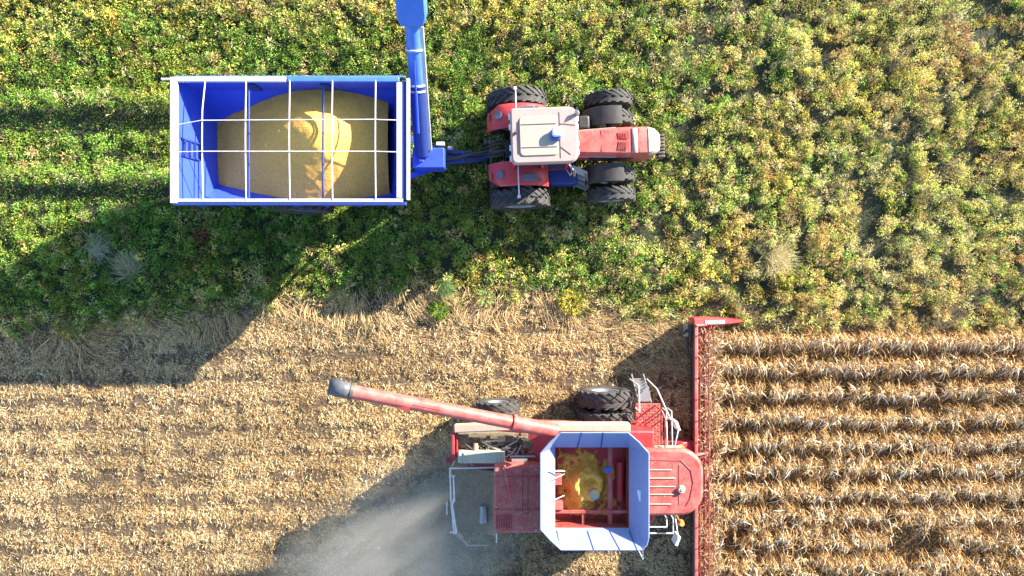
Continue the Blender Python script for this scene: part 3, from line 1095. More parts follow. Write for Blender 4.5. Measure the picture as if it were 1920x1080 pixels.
m.box(((n0.x + n1.x) / 2, n0.y - 0.12, 2.85), (n1.x - n0.x, 0.3, 0.16))
m.build('cab_side_box', M['cream'], kb, bevel=0.04)

# mirrors and orange lamps beside the cab
for py, s in ((800, 1), (1008, -1)):
    c = KL(1270, py, 3.0)
    m = MB()
    m.tube([(c.x - 0.15, cyc + s * 0.95, 3.2), (c.x - 0.02, c.y, 3.25), (c.x, c.y - s * 0.05, 2.9)], 0.02)
    m.box((c.x - 0.03, c.y + 0.05 * s, 2.95), (0.09, 0.30, 0.5), R(20 * s))
    m.build('mirror', M['plastic_white'], kb, bevel=0.02)
for py in (840, 981):
    c = KL(1277, py, 2.6)
    m = MB()
    m.cone((c.x, c.y, 2.55), (c.x + 0.02, c.y, 2.68), 0.11, 0.08, 12)
    m.cone((c.x, c.y, 2.40), (c.x, c.y, 2.55), 0.03, 0.03, 8)
    m.bar((c.x, c.y, 2.42), (c.x - 0.35, cyc + (0.86 if py < 900 else -0.86), 2.42), 0.04)
    m.build('marker_lamp', M['amber'], kb, smooth=40)
# guard rails on the near side of the cab
m = MB()
for k, (xa, xb, py) in enumerate(((1215, 1250, 988), (1215, 1262, 1000))):
    a, b, c = KL(xa, py, 2.3), KL(xb, py, 2.3), KL(xb, 972, 2.3)
    m.mark().tube([a, b, c, (c.x, c.y, 1.75)], 0.022)
    m.tube([a, (a.x, a.y, 1.7)], 0.022)
a = KL(1205, 1012, 2.6); b = KL(1205, 1048, 2.4)
m.mark().tube([a, b, (b.x, b.y, 1.5)], 0.022)
build_each(m, 'guard_rail', M['pale_rail'], kb)

# unloading auger: swung back along the far side
u0, u1, u2 = KL(1182, 808, 3.55), KL(1020, 804, 3.95), KL(655, 733, 5.4)
m = MB()
m.box(((u0.x + u1.x) / 2, u0.y + 0.10, 3.42), (u0.x - u1.x, 0.28, 0.40))
m.build('auger_housing', M['cream'], kb, bevel=0.06)
ax = (u2 - u1).normalized()
m = MB()
m.cone(u1 - ax * 0.4, u1 + (u2 - u1) * 0.165, 0.24, 0.22, 22)
m.cone(u1 + (u2 - u1) * 0.165, u2, 0.20, 0.20, 22)
m.cone(u1 + (u2 - u1) * 0.155, u1 + (u2 - u1) * 0.175, 0.265, 0.265, 22)
m.build('unloading_auger', M['red'], kb, smooth=40)
ua = kb.children[-1]
for o_ in C.objects:
    if o_.name.startswith('unloading_auger'):
        ua = o_
sidev = ax.cross(Vector((0, 0, 1))).normalized()
nrm = sidev.cross(ax)
m = MB()
c = u1 + (u2 - u1) * 0.73
m.box(c + sidev * (-0.16) * (1 if (sidev.y < 0) else -1) * -1 + nrm * 0.12, (0.34, 0.12, 0.10), math.atan2(ax.y, ax.x))
m.tube([c - ax * 0.2 + nrm * 0.2, u1 + (u2 - u1) * 0.55 + nrm * 0.2], 0.012, 6)
m.build('auger_lamp', M['red_dark'], ua)
m = MB()
ring = lambda c, r, sq: [c + sidev * (r * math.cos(t)) * 1.0 + nrm * (r * math.sin(t)) for t in [2 * math.pi * i / 18 for i in range(18)]]
e0 = u2 - ax * 0.04
r0_, r1_ = ring(e0, 0.225, 0), ring(u2 + ax * 0.30 - Vector((0, 0, 0.06)), 0.24, 0)
tip = [p + ax * 0.62 - Vector((0, 0, 0.22)) for p in ring(u2, 0.25, 0)]
m.loft([r0_, r1_, tip], caps=False)
spo = m.build('auger_spout', M['spout_rubber'], ua, smooth=40)
s = spo.modifiers.new('thick', 'SOLIDIFY'); s.thickness = 0.02
m = MB()
m.cone(e0 - ax * 0.06, e0 + ax * 0.03, 0.245, 0.245, 20)
m.build('spout_clamp', M['dark_steel'], ua)

# engine deck behind the tank
d0, d1 = KL(926, 872, 3.35), KL(1012, 1000, 3.35)
m = MB()
m.prism(rrect(d0.x, d1.x + 0.1, d1.y, d0.y, 0.10), 2.7, 3.35, 0.05)
deck = m.build('engine_deck', M['red'], kb, bevel=0.04)
m = MB()
for py in (893, 955):
    c = KL(965, py, 3.35)
    m.bar((d0.x + 0.02, c.y, 3.352), (d1.x + 0.05, c.y, 3.352), 0.02, 0.012)
for px in (980, 990):
    c = KL(px, 930, 3.35)
    m.bar((c.x, d0.y - 0.1, 3.353), (c.x, d1.y + 0.6, 3.353), 0.02, 0.014)
build_each(m, 'deck_seam', M['red_dark'], deck)
c = KL(945, 978, 3.35)
m = MB()
for i in range(7):
    m.box((c.x - 0.22 + 0.075 * i, c.y, 3.356), (0.035, 0.42, 0.022))
m.build('deck_vent', M['red_dark'], deck)
m = MB()
for px_, py_ in ((930, 880), (930, 950), (1005, 880), (1005, 994)):
    q_ = KL(px_, py_, 3.35)
    m.cone((q_.x, q_.y, 3.345), (q_.x, q_.y, 3.375), 0.035, n=8)
build_each(m, 'deck_bolt', M['steel'], deck)
m = MB()
hs = [KL(946, 872, 3.4), KL(950, 900, 3.45), KL(956, 925, 3.45), KL(958, 935, 3.4)]
m.tube(hs, 0.03, 8)
m.build('deck_handle', M['red'], deck)
# engine bay on the far side: pipes, filters, blocks
e0_, e1_ = KL(858, 812, 2.6), KL(1008, 868, 2.6)
m = MB()
m.box(((e0_.x + e1_.x) / 2, (e0_.y + e1_.y) / 2, 2.45), (e1_.x - e0_.x, e0_.y - e1_.y, 0.3))
rs = random.Random(3)
for i in range(46):
    x, y = rs.uniform(e0_.x + 0.1, e1_.x - 0.1), rs.uniform(e1_.y + 0.05, e0_.y - 0.05)
    m.box((x, y, 2.62 + rs.uniform(0, 0.12)), (rs.uniform(0.06, 0.34), rs.uniform(0.05, 0.25), rs.uniform(0.08, 0.3)), rs.uniform(-0.1, 0.1))
eng = m.build('engine', M['engine'], kb, bevel=0.012)
m = MB()
for i in range(12):
    x, y = rs.uniform(e0_.x + 0.3, e1_.x - 0.4), rs.uniform(e1_.y + 0.1, e0_.y - 0.1)
    m.mark().tube([(x, y, 2.75), (x + rs.uniform(-0.3, 0.3), y + rs.uniform(-0.25, 0.25), 2.9), (x + rs.uniform(-0.5, 0.5), y + rs.uniform(-0.3, 0.3), 2.8)], rs.uniform(0.015, 0.04), 7)
build_each(m, 'engine_pipe', M['steel'], eng)
m = MB()
c = KL(892, 838, 2.9)
m.cone((c.x, c.y - 0.12, 2.9), (c.x, c.y + 0.12, 2.9), 0.08, n=12)
m.box((KL(940, 823, 2.9).x, KL(940, 823, 2.9).y, 2.9), (0.25, 0.16, 0.1))
build_each(m, 'filter', M['cream'], eng, bevel=0.01)
c0, c1 = KL(858, 847, 3.1), KL(947, 869, 3.1)
m = MB()
m.prism(rrect(c0.x, c1.x, c1.y, c0.y, 0.05), 2.8, 3.1, 0.03)
m.box((c0.x + 0.2, (c0.y + c1.y) / 2, 3.115), (0.04, 0.34, 0.03))
m.box((c1.x - 0.2, (c0.y + c1.y) / 2, 3.115), (0.04, 0.34, 0.03))
m.build('engine_cover', M['green_grey'], kb, bevel=0.025)
m = MB()
c = KL(980, 862, 3.0)
m.box((c.x, c.y + 0.1, 2.95), (0.8, 0.05, 0.06))
m.box((c.x - 0.1, c.y - 0.02, 2.95), (0.5, 0.1, 0.06))
build_each(m, 'exhaust_pipe', M['steel'], kb)
# rear beam and end posts
m = MB()
a, b = KL(852, 803, 3.0), KL(1005, 796, 3.2)
m.bar(a, b, 0.26, 0.3)
m.build('rear_beam', M['cream'], kb, bevel=0.04)
m = MB()
a, b = KL(850, 808, 2.9), KL(850, 862, 2.9)
m.bar(a, b, 0.10, 0.4)
m.box((a.x + 0.12, (a.y + b.y) / 2 + 0.1, 2.85), (0.06, 0.9, 0.3))
c = KL(842, 862, 2.9)
m.box((c.x, c.y, 2.9), (0.2, 0.16, 0.14))
m.build('rear_post', M['red_dark'], kb, bevel=0.02)
# straw hood and chopper at the back, covered in chaff
s0, s1 = KL(848, 878, 2.3), KL(926, 1000, 2.3)
m = MB()
m.loft([[(s0.x, s1.y, 1.3), (s0.x, s0.y, 1.3), (s0.x, s0.y, 1.9), (s0.x, s1.y, 1.9)],
        [(s1.x + 0.1, s1.y, 1.2), (s1.x + 0.1, s0.y, 1.2), (s1.x + 0.1, s0.y, 2.6), (s1.x + 0.1, s1.y, 2.6)]])
hoodk = m.build('straw_hood', M['dusty_sheet'], kb, bevel=0.05)
m = MB()
c = KL(906, 970, 2.6)
m.cone((c.x, c.y - 0.2, 2.45), (c.x, c.y + 0.35, 2.5), 0.14, 0.11, 14)
m.build('chopper_motor', M['rim_grey'], hoodk, smooth=40)
# tail rails and ladder
m = MB()
a = KL(842, 878, 2.7); b = KL(940, 876, 2.7)
m.tube([a, b], 0.03)
pts = [KL(844, 878, 2.6), KL(846, 940, 2.6), KL(852, 1002, 2.6)]
m.tube(pts, 0.032)
pts = [KL(850, 892, 2.7), KL(852, 938, 2.7), KL(848, 946, 2.7), KL(856, 1000, 2.7)]
m.tube(pts, 0.026)
m.tube([KL(838, 942, 2.4), KL(838, 965, 2.4)], 0.025)
for py in (892, 938, 998):
    m.tube([KL(844, py, 2.65), KL(854, py, 2.65)], 0.024)
m.tube([KL(931, 1000, 2.9), KL(931, 1018, 2.9)], 0.022)
for px, py in ((845, 880), (847, 945), (853, 1000)):
    p = KL(px, py, 2.6)
    m.tube([p, (p.x + 0.05, p.y, 1.6)], 0.03)
m.build('tail_rail', M['pale_rail'], kb)
m = MB()
m.tube([KL(858, 1000, 2.4), KL(876, 1022, 2.2), KL(916, 1022, 2.2)], 0.035)
m.tube([KL(890, 985, 2.3), KL(905, 1005, 2.2)], 0.022)
p = KL(863, 1004, 2.4)
m.box(p, (0.22, 0.14, 0.12), R(-45))
m.build('tail_ladder', M['cream'], kb)

# header: back beam, platform, reel, dividers, knife
hx = KL(1305, 700, 1.15).x
yN = KL(1302, 608, 1.15).y
yS = -yN - 0.05
m = MB()
m.box((hx, (yN + yS) / 2, 1.12), (0.13, yN - yS, 0.16))
hd = m.build('header', M['red'], kb, bevel=0.03)
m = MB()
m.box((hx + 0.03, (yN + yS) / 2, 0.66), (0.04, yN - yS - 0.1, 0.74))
m.build('back_sheet', M['black'], hd)  # sheet coloured black to stand in for the shadow behind the beam
m = MB()
for i in range(13):
    y = yS + 0.4 + (yN - yS - 0.8) * i / 12
    m.box((hx + 0.0, y, 1.21), (0.10, 0.05, 0.03))
build_each(m, 'beam_bracket', M['red_dark'], hd)
m = MB()
m.box((hx + 0.52, (yN + yS) / 2, 0.24), (0.95, yN - yS - 0.12, 0.06), Matrix.Rotation(R(7), 3, 'Y'))
m.build('draper_deck', M['black'], hd)
m = MB()
for i in range(62):
    y = yS + 0.1 + (yN - yS - 0.2) * i / 61
    m.bar((hx + 1.0, y, 0.16), (hx + 1.22, y, 0.15), 0.035, 0.025)
m.build('knife', M['steel'], hd)
# reel: tube, six bats with tines, spider arms
rx, rz_, rad = hx + 0.40, 0.78, 0.30
m = MB()
m.cone((rx, yS + 0.12, rz_), (rx, yN - 0.12, rz_), 0.05, n=10)
for k in range(6):
    t = 2 * math.pi * k / 6 + 0.3
    x, z = rx + rad * math.cos(t), rz_ + rad * math.sin(t)
    m.cone((x, yS + 0.12, z), (x, yN - 0.12, z), 0.015, n=6)
    nt_ = 60
    for i in range(nt_):
        y = yS + 0.16 + (yN - yS - 0.32) * i / (nt_ - 1)
        m.bar((x, y, z), (x + 0.10, y + 0.03, z - 0.16), 0.013)
for i in range(7):
    y = yS + 0.14 + (yN - yS - 0.28) * i / 6
    for k in range(6):
        t = 2 * math.pi * k / 6 + 0.3
        m.bar((rx, y, rz_), (rx + rad * math.cos(t), y, rz_ + rad * math.sin(t)), 0.03, 0.02)
m.build('reel', M['red_dark'], hd)
for y in (yN - 0.03, (yN + yS) / 2 + 0.3, yS + 0.03):
    m = MB()
    m.bar((hx - 0.05, y, 1.26), (rx + 0.1, y, 0.85), 0.07, 0.10)
    m.build('reel_arm', M['red'], hd, bevel=0.01)
for y, sy in ((yN, 1), (yS, -1)):
    m = MB()
    rings = []
    for x, hw, zt, zb in ((hx - 0.05, 0.16, 1.2, 0.3), (hx + 0.4, 0.17, 1.0, 0.2), (hx + 1.0, 0.15, 0.72, 0.12), (hx + 1.6, 0.09, 0.42, 0.08), (hx + 1.95, 0.03, 0.2, 0.07)):
        c = y + sy * 0.06
        rings.append([(x, c - hw, zb), (x, c + hw, zb), (x, c + hw, zt - 0.1), (x, c + hw * 0.5, zt), (x, c - hw * 0.5, zt), (x, c - hw, zt - 0.1)])
    dv = m.loft(rings).build('divider', M['red_clean'], hd, smooth=30)
    m = MB()
    for i in range(9):
        x = hx + 0.38 + i * 0.09
        zt = 1.0 - (x - hx - 0.4) * 0.465
        m.box((x, y + sy * 0.06, zt + 0.012), (0.05, 0.13, 0.03), Matrix.Rotation(R(25), 3, 'Y'))
    build_each(m, 'divider_grip', M['plastic_white'], dv)
    m = MB()
    m.box((hx + 0.74, y + sy * 0.06, 0.842), (0.85, 0.17, 0.02), Matrix.Rotation(R(25), 3, 'Y'))
    m.build('divider_strip', M['black'], dv)
m = MB()
c = KL(1280, 625, 0.9)
m.box((hx - 0.28, yN - 0.22, 0.85), (0.34, 0.45, 0.5))
m.cone((hx - 0.25, yN - 0.1, 0.9), (hx - 0.25, yN - 1.1, 0.9), 0.07, n=10)
m.build('header_end_shade', M['black'], hd, bevel=0.03)  # black block and bar stand for the end sheet and mostly its shadow

# grain in the combine tank
c = KL(1105, 905, 3.1)
nx2, ny2 = 70, 76
V, Fc = [], []
ax0, ax1, ay0, ay1 = tx0 + 0.14, tx1 - 0.14, ty0 + 0.16, ty1 - 0.16
for i in range(nx2):
    for j in range(ny2):
        x = ax0 + (ax1 - ax0) * i / (nx2 - 1)
        y = ay0 + (ay1 - ay0) * j / (ny2 - 1)
        d = math.hypot(x - c.x + 0.05, y - c.y)
        rr_ = math.hypot(x - (c.x + 0.05), y - (c.y - 0.25))
        z = 2.90 + 0.42 * math.exp(-((d - 0.36) / 0.20) ** 2) + 0.30 * math.exp(-(rr_ / 0.22) ** 2)
        z += 0.12 + 0.22 * float(lat(np.array(x + 9.0), np.array(y + 9.0), 8, 0.22) - 0.5) + 0.12 * float(lat(np.array(x + 9.0), np.array(y + 9.0), 9, 0.09) - 0.5)
        z -= 0.16 * max(0.0, d - 0.45) ** 1.5
        z += 0.16 * (float(lat(np.array(x + 9.0), np.array(y + 9.0), 10, 0.45)) - 0.5)
        z += 0.26 * math.exp(-(math.hypot(x - c.x + 0.3, y - c.y + 0.75) / 0.28) ** 2)
        V.append((x, y, min(z, 3.5)))
Fc = [(i * ny2 + j, (i + 1) * ny2 + j, (i + 1) * ny2 + j + 1, i * ny2 + j + 1) for i in range(nx2 - 1) for j in range(ny2 - 1)]
o = MB().add(V, Fc).build('grain_heap', M['grain_chaff'], None, smooth=60, loc=(KX, KY, 0))
tag(o, 'low orange heap of grain and chaff in the red combine tank', 'grain')


# ================================================================== VEGETATION
def quads_object(name, verts, cols, mat):
    """verts (N,4,3), cols (N,3): N separate quads with one colour each"""
    n = len(verts)
    me = bpy.data.meshes.new(name)
    me.vertices.add(n * 4)
    me.vertices.foreach_set('co', verts.reshape(-1).astype(np.float32))
    me.loops.add(n * 4)
    me.loops.foreach_set('vertex_index', np.arange(n * 4, dtype=np.int32))
    me.polygons.add(n)
    me.polygons.foreach_set('loop_start', np.arange(0, n * 4, 4, dtype=np.int32))
    at = me.attributes.new('tint', 'FLOAT_COLOR', 'FACE')
    c4 = np.ones((n, 4), np.float32)
    c4[:, :3] = cols
    at.data.foreach_set('color', c4.reshape(-1))
    me.materials.append(mat)
    me.update(calc_edges=True)
    o = bpy.data.objects.new(name, me)
    C.objects.link(o)
    return o


def kites(base, direc, side, L, W):
    """one kite-shaped leaf per row"""
    tip = base + direc * L[:, None]
    midp = base + direc * (L * 0.45)[:, None]
    s = side * (W * 0.5)[:, None]
    return np.stack([base, midp + s, tip, midp - s], 1)


def unit(v):
    return v / np.maximum(1e-6, np.linalg.norm(v, axis=1))[:, None]


def ribbons(base, az, L, W, rise, droop, seg=3):
    """arching ribbon leaves; returns quads (N*seg,4,3)"""
    d = np.stack([np.cos(az), np.sin(az), np.zeros_like(az)], 1)
    s = np.stack([-np.sin(az), np.cos(az), np.zeros_like(az)], 1)
    tw = rng.normal(0, 0.5, len(az))
    s = unit(s * np.cos(tw)[:, None] + np.array([0, 0, 1.0]) * np.sin(tw)[:, None])
    out = []
    pl = None
    for k in range(seg + 1):
        t = k / seg
        p = base + d * (L * t)[:, None]
        p[:, 2] += rise * t - droop * t * t
        p[:, 2] = np.maximum(p[:, 2], 0.012)
        w = W * (1.0 - 0.75 * t) * (0.7 + 0.9 * t * (1 - t))
        a, b = p + s * (w / 2)[:, None], p - s * (w / 2)[:, None]
        if pl is not None:
            out.append(np.stack([pl[0], a, b, pl[1]], 1))
        pl = (a, b)
    return np.concatenate(out, 0)


BX = np.array([-400, 0, 200, 350, 430, 520, 600, 720, 850, 1000, 1100, 1200, 1290, 1320, 1920, 2400])
BY = np.array([640, 630, 612, 592, 575, 560, 556, 552, 540, 548, 572, 598, 612, 616, 616, 616])


def bound(x):
    return (540 - np.interp(x * 52 + 960, BX, BY)) / 52


def px_of(x, y):
    return x * 52 + 960, 540 - y * 52


def blob(px, py, cx, cy, rx, ry):
    return np.exp(-(((px - cx) / rx) ** 2 + ((py - cy) / ry) ** 2))


# ---- weeds
XL, XR, YT, YB = -22.0, 22.0, 13.6, -2.2
npl = 30000
x = rng.uniform(XL, XR, npl)
y = rng.uniform(YB, YT, npl)
edge = y - bound(x) + 0.9 * (lat(x + 40, y + 40, 21, 0.8) - 0.5) + 0.7 * (lat(x + 40, y + 40, 22, 0.3) - 0.5)
k = rng.random(npl) < np.clip(edge / 0.5 + 0.5, 0, 1)
k &= ~((x > 6.4) & (y < -1.55))
k &= ~((lat(x + 40, y + 40, 35, 0.42) < 0.34) & (rng.random(npl) < 0.9 * np.clip((x + 1) / 8, 0.15, 1)))
x, y, edge = x[k], y[k], edge[k]
px, py = px_of(x, y)
big = lat(x + 40, y + 40, 31, 2.1)
midn = lat(x + 40, y + 40, 32, 0.75)
sml = lat(x + 40, y + 40, 33, 0.35)
# tracks pressed by the tyres behind the cart
tn = np.exp(-((y - 6.00) / 0.46) ** 4) * (x < -4)
ts = np.exp(-((y - 3.40) / 0.40) ** 4) * (x < -4)
trk = np.maximum(tn, ts)
mid_strip = np.clip((x + 2) / -2.5, 0, 1) * np.exp(-((y - 4.5) / 2.3) ** 4)
hgt = 0.08 + 0.56 * np.clip(0.55 * big + 0.75 * midn + 0.45 * sml - 0.42, 0, 1.2)
hgt *= rng.uniform(0.45, 1.55, len(x))
hgt *= 1 - 0.35 * mid_strip
hgt *= 1 - 0.92 * trk
hgt += (x < -3.5) * (0.70 * np.exp(-((y - 6.72) / 0.26) ** 2) + 0.60 * np.exp(-((y - 4.02) / 0.28) ** 2)) * rng.uniform(0.7, 1.2, len(x))
hgt *= np.clip(0.45 + edge * 0.5, 0.35, 1)
# plant colour families
right = np.clip((px - 900) / 700, 0, 1)
top = np.clip((110 - py) / 110, 0, 1)
ylw = 0.05 + 0.55 * right + 0.5 * top * (px < 1200) + 0.35 * blob(px, py, 60, 30, 160, 60) - 0.3 * blob(px, py, 1330, 130, 100, 130)
ylw += 0.35 * blob(px, py, 1380, 420, 110, 90) + 0.3 * blob(px, py, 1550, 60, 160, 90) + 0.3 * blob(px, py, 1800, 160, 120, 90) + 0.25 * blob(px, py, 1060, 560, 60, 40)
ylw += 0.9 * (lat(x + 40, y + 40, 41, 1.1) - 0.5) * (0.12 + right)
ylw *= 1 - 0.8 * mid_strip
tan = 0.05 + 0.34 * right + 0.55 * blob(px, py, 1440, 480, 60, 40) + 0.4 * blob(px, py, 1310, 60, 60, 40) + 0.35 * blob(px, py, 560, 10, 300, 30)
tan += 0.7 * np.clip(lat(x + 40, y + 40, 42, 0.6) - 0.62, 0, 1) + 0.5 * np.exp(-(edge / 0.35) ** 2)
tan += 0.35 * blob(px, py, 1720, 520, 180, 60) + 0.4 * blob(px, py, 1780, 90, 70, 60)
u = rng.random(len(x))
fam = np.where(u < np.clip(tan, 0, .8), 2, np.where(u < np.clip(tan, 0, .8) + np.clip(ylw, 0, 0.85) * (1 - np.clip(tan, 0, .8)), 1, 0))
hgt = np.where(fam == 1, hgt * 1.2 + 0.05, hgt)
hgt = np.where(blob(px, py, 1850, 45, 55, 40) > 0.4, 0.05, hgt)
rad = rng.uniform(0.06, 0.19, len(x))
fine = np.where(fam == 0, 0.74, 0.78 - 0.18 * right)
nl = (rng.uniform(15, 34, len(x)) * np.where(trk > 0.5, 0.30, 1) / fine ** 1.5).astype(int)
idx = np.repeat(np.arange(len(x)), nl)
n = len(idx)
ph = rng.uniform(0, 2 * np.pi, n)
rho = np.sqrt(rng.random(n))
r_ = rho * rad[idx]
bx, by = x[idx] + r_ * np.cos(ph), y[idx] + r_ * np.sin(ph)
bz = hgt[idx] * (1 - 0.55 * rho ** 2) * rng.uniform(0.45, 1.0, n) + 0.02
ph2 = ph + rng.normal(0, 0.9, n)
el = rng.normal(0.15, 0.55, n)
direc = np.stack([np.cos(ph2) * np.cos(el), np.sin(ph2) * np.cos(el), np.sin(el)], 1)
side = unit(np.cross(direc, unit(np.stack([rng.normal(0, .85, n), rng.normal(0, .85, n), np.ones(n)], 1))))
f = fam[idx]
L = np.where(f == 2, rng.uniform(0.10, 0.24, n), rng.uniform(0.05, 0.14, n))
W = np.where(f == 2, rng.uniform(0.015, 0.04, n), rng.uniform(0.025, 0.06, n))
L, W = L * fine[idx], W * fine[idx]
kv = kites(np.stack([bx, by, bz], 1), direc, side, L, W)
green = np.array([0.10, 0.20, 0.035])
lime = np.array([0.28, 0.40, 0.075])
gold = np.array([0.74, 0.62, 0.11])
straw_c = np.array([0.76, 0.59, 0.26])
brown = np.array([0.17, 0.10, 0.05])
mixv = np.clip(rng.normal(0.45, 0.30, n) + 0.35 * (lat(bx + 40, by + 40, 51, 0.9) - 0.4) + 0.30 * mid_strip[idx] - 0.6 * trk[idx], 0, 1)[:, None]
cg_ = green * (1 - mixv) + lime * mixv
hz = np.clip(bz / np.maximum(hgt[idx], 0.05), 0, 1)[:, None]
gold_ = gold + right[idx][:, None] * np.array([0.05, 0.04, 0.03])
cy_ = lime * (1 - hz) + gold_ * hz
ct_ = straw_c * (0.6 + 0.5 * rng.random((n, 1)))
col = np.where((f == 0)[:, None], cg_, np.where((f == 1)[:, None], cy_, ct_))
dead = rng.random(n) < (0.05 + 0.05 * (f == 1))
col = np.where(dead[:, None], brown * (0.6 + 1.2 * rng.random((n, 1))), col)
pf = np.clip(rng.normal(1.0, 0.34, len(x)) + 0.5 * (lat(x + 40, y + 40, 53, 0.5) - 0.5), 0.4, 1.8)
warm = np.clip(rng.normal(0.04, 0.14, len(x)) + 0.4 * (lat(x + 40, y + 40, 52, 1.6) - 0.5), -0.15, 0.4)
pw = np.stack([1 + warm, np.ones(len(x)), 1 - 0.2 * warm + 0.5 * rng.random(len(x)) * (fam == 1)], 1) * pf[:, None]
col = col * pw[idx] * (0.78 + 0.44 * rng.random((n, 1)))
o = quads_object('weeds', kv, np.clip(col, 0.005, 0.8), M['leaf'])
tag(o, 'green and yellow weeds covering the ground around tractor and cart', 'weeds', kind='stuff')

# ---- named tufts that stand out
def tuft(name, label, cat, cx, cy, z, rad_, h, n, colr, jitter, blade):
    p = P(cx, cy, 0.3)
    lean = rng.uniform(0, 6.28)
    ph = rng.uniform(0, 2 * np.pi, n)
    rho = np.sqrt(rng.random(n))
    if blade:
        base = np.stack([p.x + 0.55 * rad_ * rho * np.cos(ph), p.y + 0.55 * rad_ * rho * np.sin(ph), np.full(n, 0.04)], 1)
        L_ = rad_ * rng.uniform(0.5, 1.1, n)
        q = ribbons(base, lean + rng.normal(0, 0.95, n), L_, rng.uniform(0.014, 0.026, n), h * rng.uniform(1.2, 2.2, n), h * rng.uniform(0.7, 1.7, n), 3)
        cc = np.tile(colr * (1 + jitter * rng.normal(0, 1, (n, 1))), (3, 1))
    else:
        base = np.stack([p.x + rad_ * rho * np.cos(ph), p.y + rad_ * rho * np.sin(ph), h * (1 - 0.5 * rho ** 2) * rng.uniform(0.4, 1, n)], 1)
        el = rng.normal(0.2, 0.5, n)
        d = np.stack([np.cos(ph) * np.cos(el), np.sin(ph) * np.cos(el), np.sin(el)], 1)
        s = unit(np.cross(d, unit(np.stack([rng.normal(0, .5, n), rng.normal(0, .5, n), np.ones(n)], 1))))
        q = kites(base, d, s, rng.uniform(0.07, 0.15, n), rng.uniform(0.03, 0.06, n))
        cc = colr * (1 + jitter * rng.normal(0, 1, (n, 1)))
    q[:, :, :2] -= np.array([p.x, p.y])
    o = quads_object(name, q, np.clip(cc, 0.01, 0.8), M['leaf'])
    o.location = (p.x, p.y, 0)
    tag(o, label, cat)
    return o


A = np.array
tuft('grass_tuft', 'rounded pale dry grass tuft in the cart shadow, the larger of two', 'grass tuft', 242, 505, 0, 0.62, 0.45, 420, A([0.42, 0.38, 0.24]), 0.25, True)
tuft('grass_tuft', 'smaller pale grey grass tuft fanning out near the shadow edge behind the cart', 'grass tuft', 172, 462, 0, 0.60, 0.40, 280, A([0.45, 0.43, 0.34]), 0.2, True)
tuft('weed_plant', 'reddish brown weed alone in the shade below the cart corner', 'weed', 374, 440, 0, 0.24, 0.5, 180, A([0.20, 0.06, 0.05]), 0.3, False)
tuft('weed_plant', 'bright green weed on the straw edge, smallest of the green weeds there', 'weed', 822, 582, 0, 0.30, 0.4, 340, A([0.13, 0.22, 0.03]), 0.3, False)
tuft('weed_plant', 'pale green feathery weed at the stubble edge above the bright green one', 'weed', 832, 538, 0, 0.42, 0.5, 240, A([0.24, 0.34, 0.12]), 0.25, True)
tuft('weed_plant', 'round pale green weed standing alone on straw beside the feathery weed', 'weed', 910, 558, 0, 0.28, 0.45, 170, A([0.27, 0.36, 0.12]), 0.2, False)
tuft('weed_plant', 'bright yellow flowering weed on the stubble edge below the tractor nose', 'weed', 1072, 566, 0, 0.42, 0.5, 420, A([0.42, 0.38, 0.06]), 0.25, False)
tuft('grass_tuft', 'cream dead grass clump among yellow weeds beyond the tractor nose', 'grass tuft', 1452, 486, 0, 0.7, 0.6, 420, A([0.62, 0.52, 0.28]), 0.2, True)
tuft('weed_plant', 'tall yellow weed clump beside the cream dead grass', 'weed', 1475, 520, 0, 0.32, 0.45, 700, A([0.44, 0.42, 0.08]), 0.25, False)
tuft('weed_plant', 'rusty brown weed patch beside the dark hollow in the weeds', 'weed', 1790, 65, 0, 0.6, 0.5, 320, A([0.36, 0.19, 0.10]), 0.3, False)

# ---- chopped straw and stubble left behind the cutter
nst = 800000
x = rng.uniform(XL, 7.0, nst)
y = rng.uniform(-13.8, 0.2, nst)
px, py = px_of(x, y)
edge = bound(x) - y + 1.0 * (lat(x + 40, y + 40, 61, 0.7) - 0.5)
rowp = np.cos(2 * np.pi * (y + 1.95) / 0.885)
clump = 0.55 * lat(x + 40, y + 40, 62, 0.45) + 0.45 * lat(x + 40, y + 40, 63, 0.16) + 0.27 * rowp ** 3 * (0.35 + lat(x + 40, y + 40, 64, 1.7)) * np.clip(edge - 0.6, 0, 1)
dens = np.clip(edge / 0.5 + 0.4, 0, 1) * np.clip((clump - 0.30) * 3.0, 0.07, 1)
k = rng.random(nst) < dens
x, y, clump, edge = x[k], y[k], clump[k], edge[k]
n = len(x)
az = rng.normal(R(-38), 0.75, n)
el = rng.normal(0.08, 0.34, n)
L = rng.uniform(0.05, 0.19, n)
W = np.where(rng.random(n) < 0.10, rng.uniform(0.02, 0.04, n), rng.uniform(0.008, 0.019, n))
z = 0.015 + 0.09 * np.clip(clump, 0, 1) * rng.random(n)
direc = np.stack([np.cos(az) * np.cos(el), np.sin(az) * np.cos(el), np.sin(el)], 1)
side = unit(np.cross(direc, unit(np.stack([rng.normal(0, .4, n), rng.normal(0, .4, n), np.ones(n)], 1))))
kv = kites(np.stack([x, y, z], 1), direc, side, L, W)
kv[:, :, 2] = np.maximum(kv[:, :, 2], 0.008)
pal = np.array([[0.72, 0.57, 0.33], [0.62, 0.42, 0.19], [0.52, 0.31, 0.12], [0.30, 0.16, 0.07], [0.80, 0.68, 0.45], [0.12, 0.07, 0.04]])
ci = rng.choice(6, n, p=[0.25, 0.23, 0.16, 0.13, 0.10, 0.13])
pal_shift = (lat(x + 40, y + 40, 65, 2.5)[:, None] - 0.5) * np.array([0.10, 0.02, -0.10]) + 0.5 * (lat(x + 40, y + 40, 66, 1.2)[:, None] - 0.5)
col = np.clip(pal[ci] * (0.8 + 0.4 * rng.random((n, 1))) * (1 + pal_shift), 0.01, 0.85)
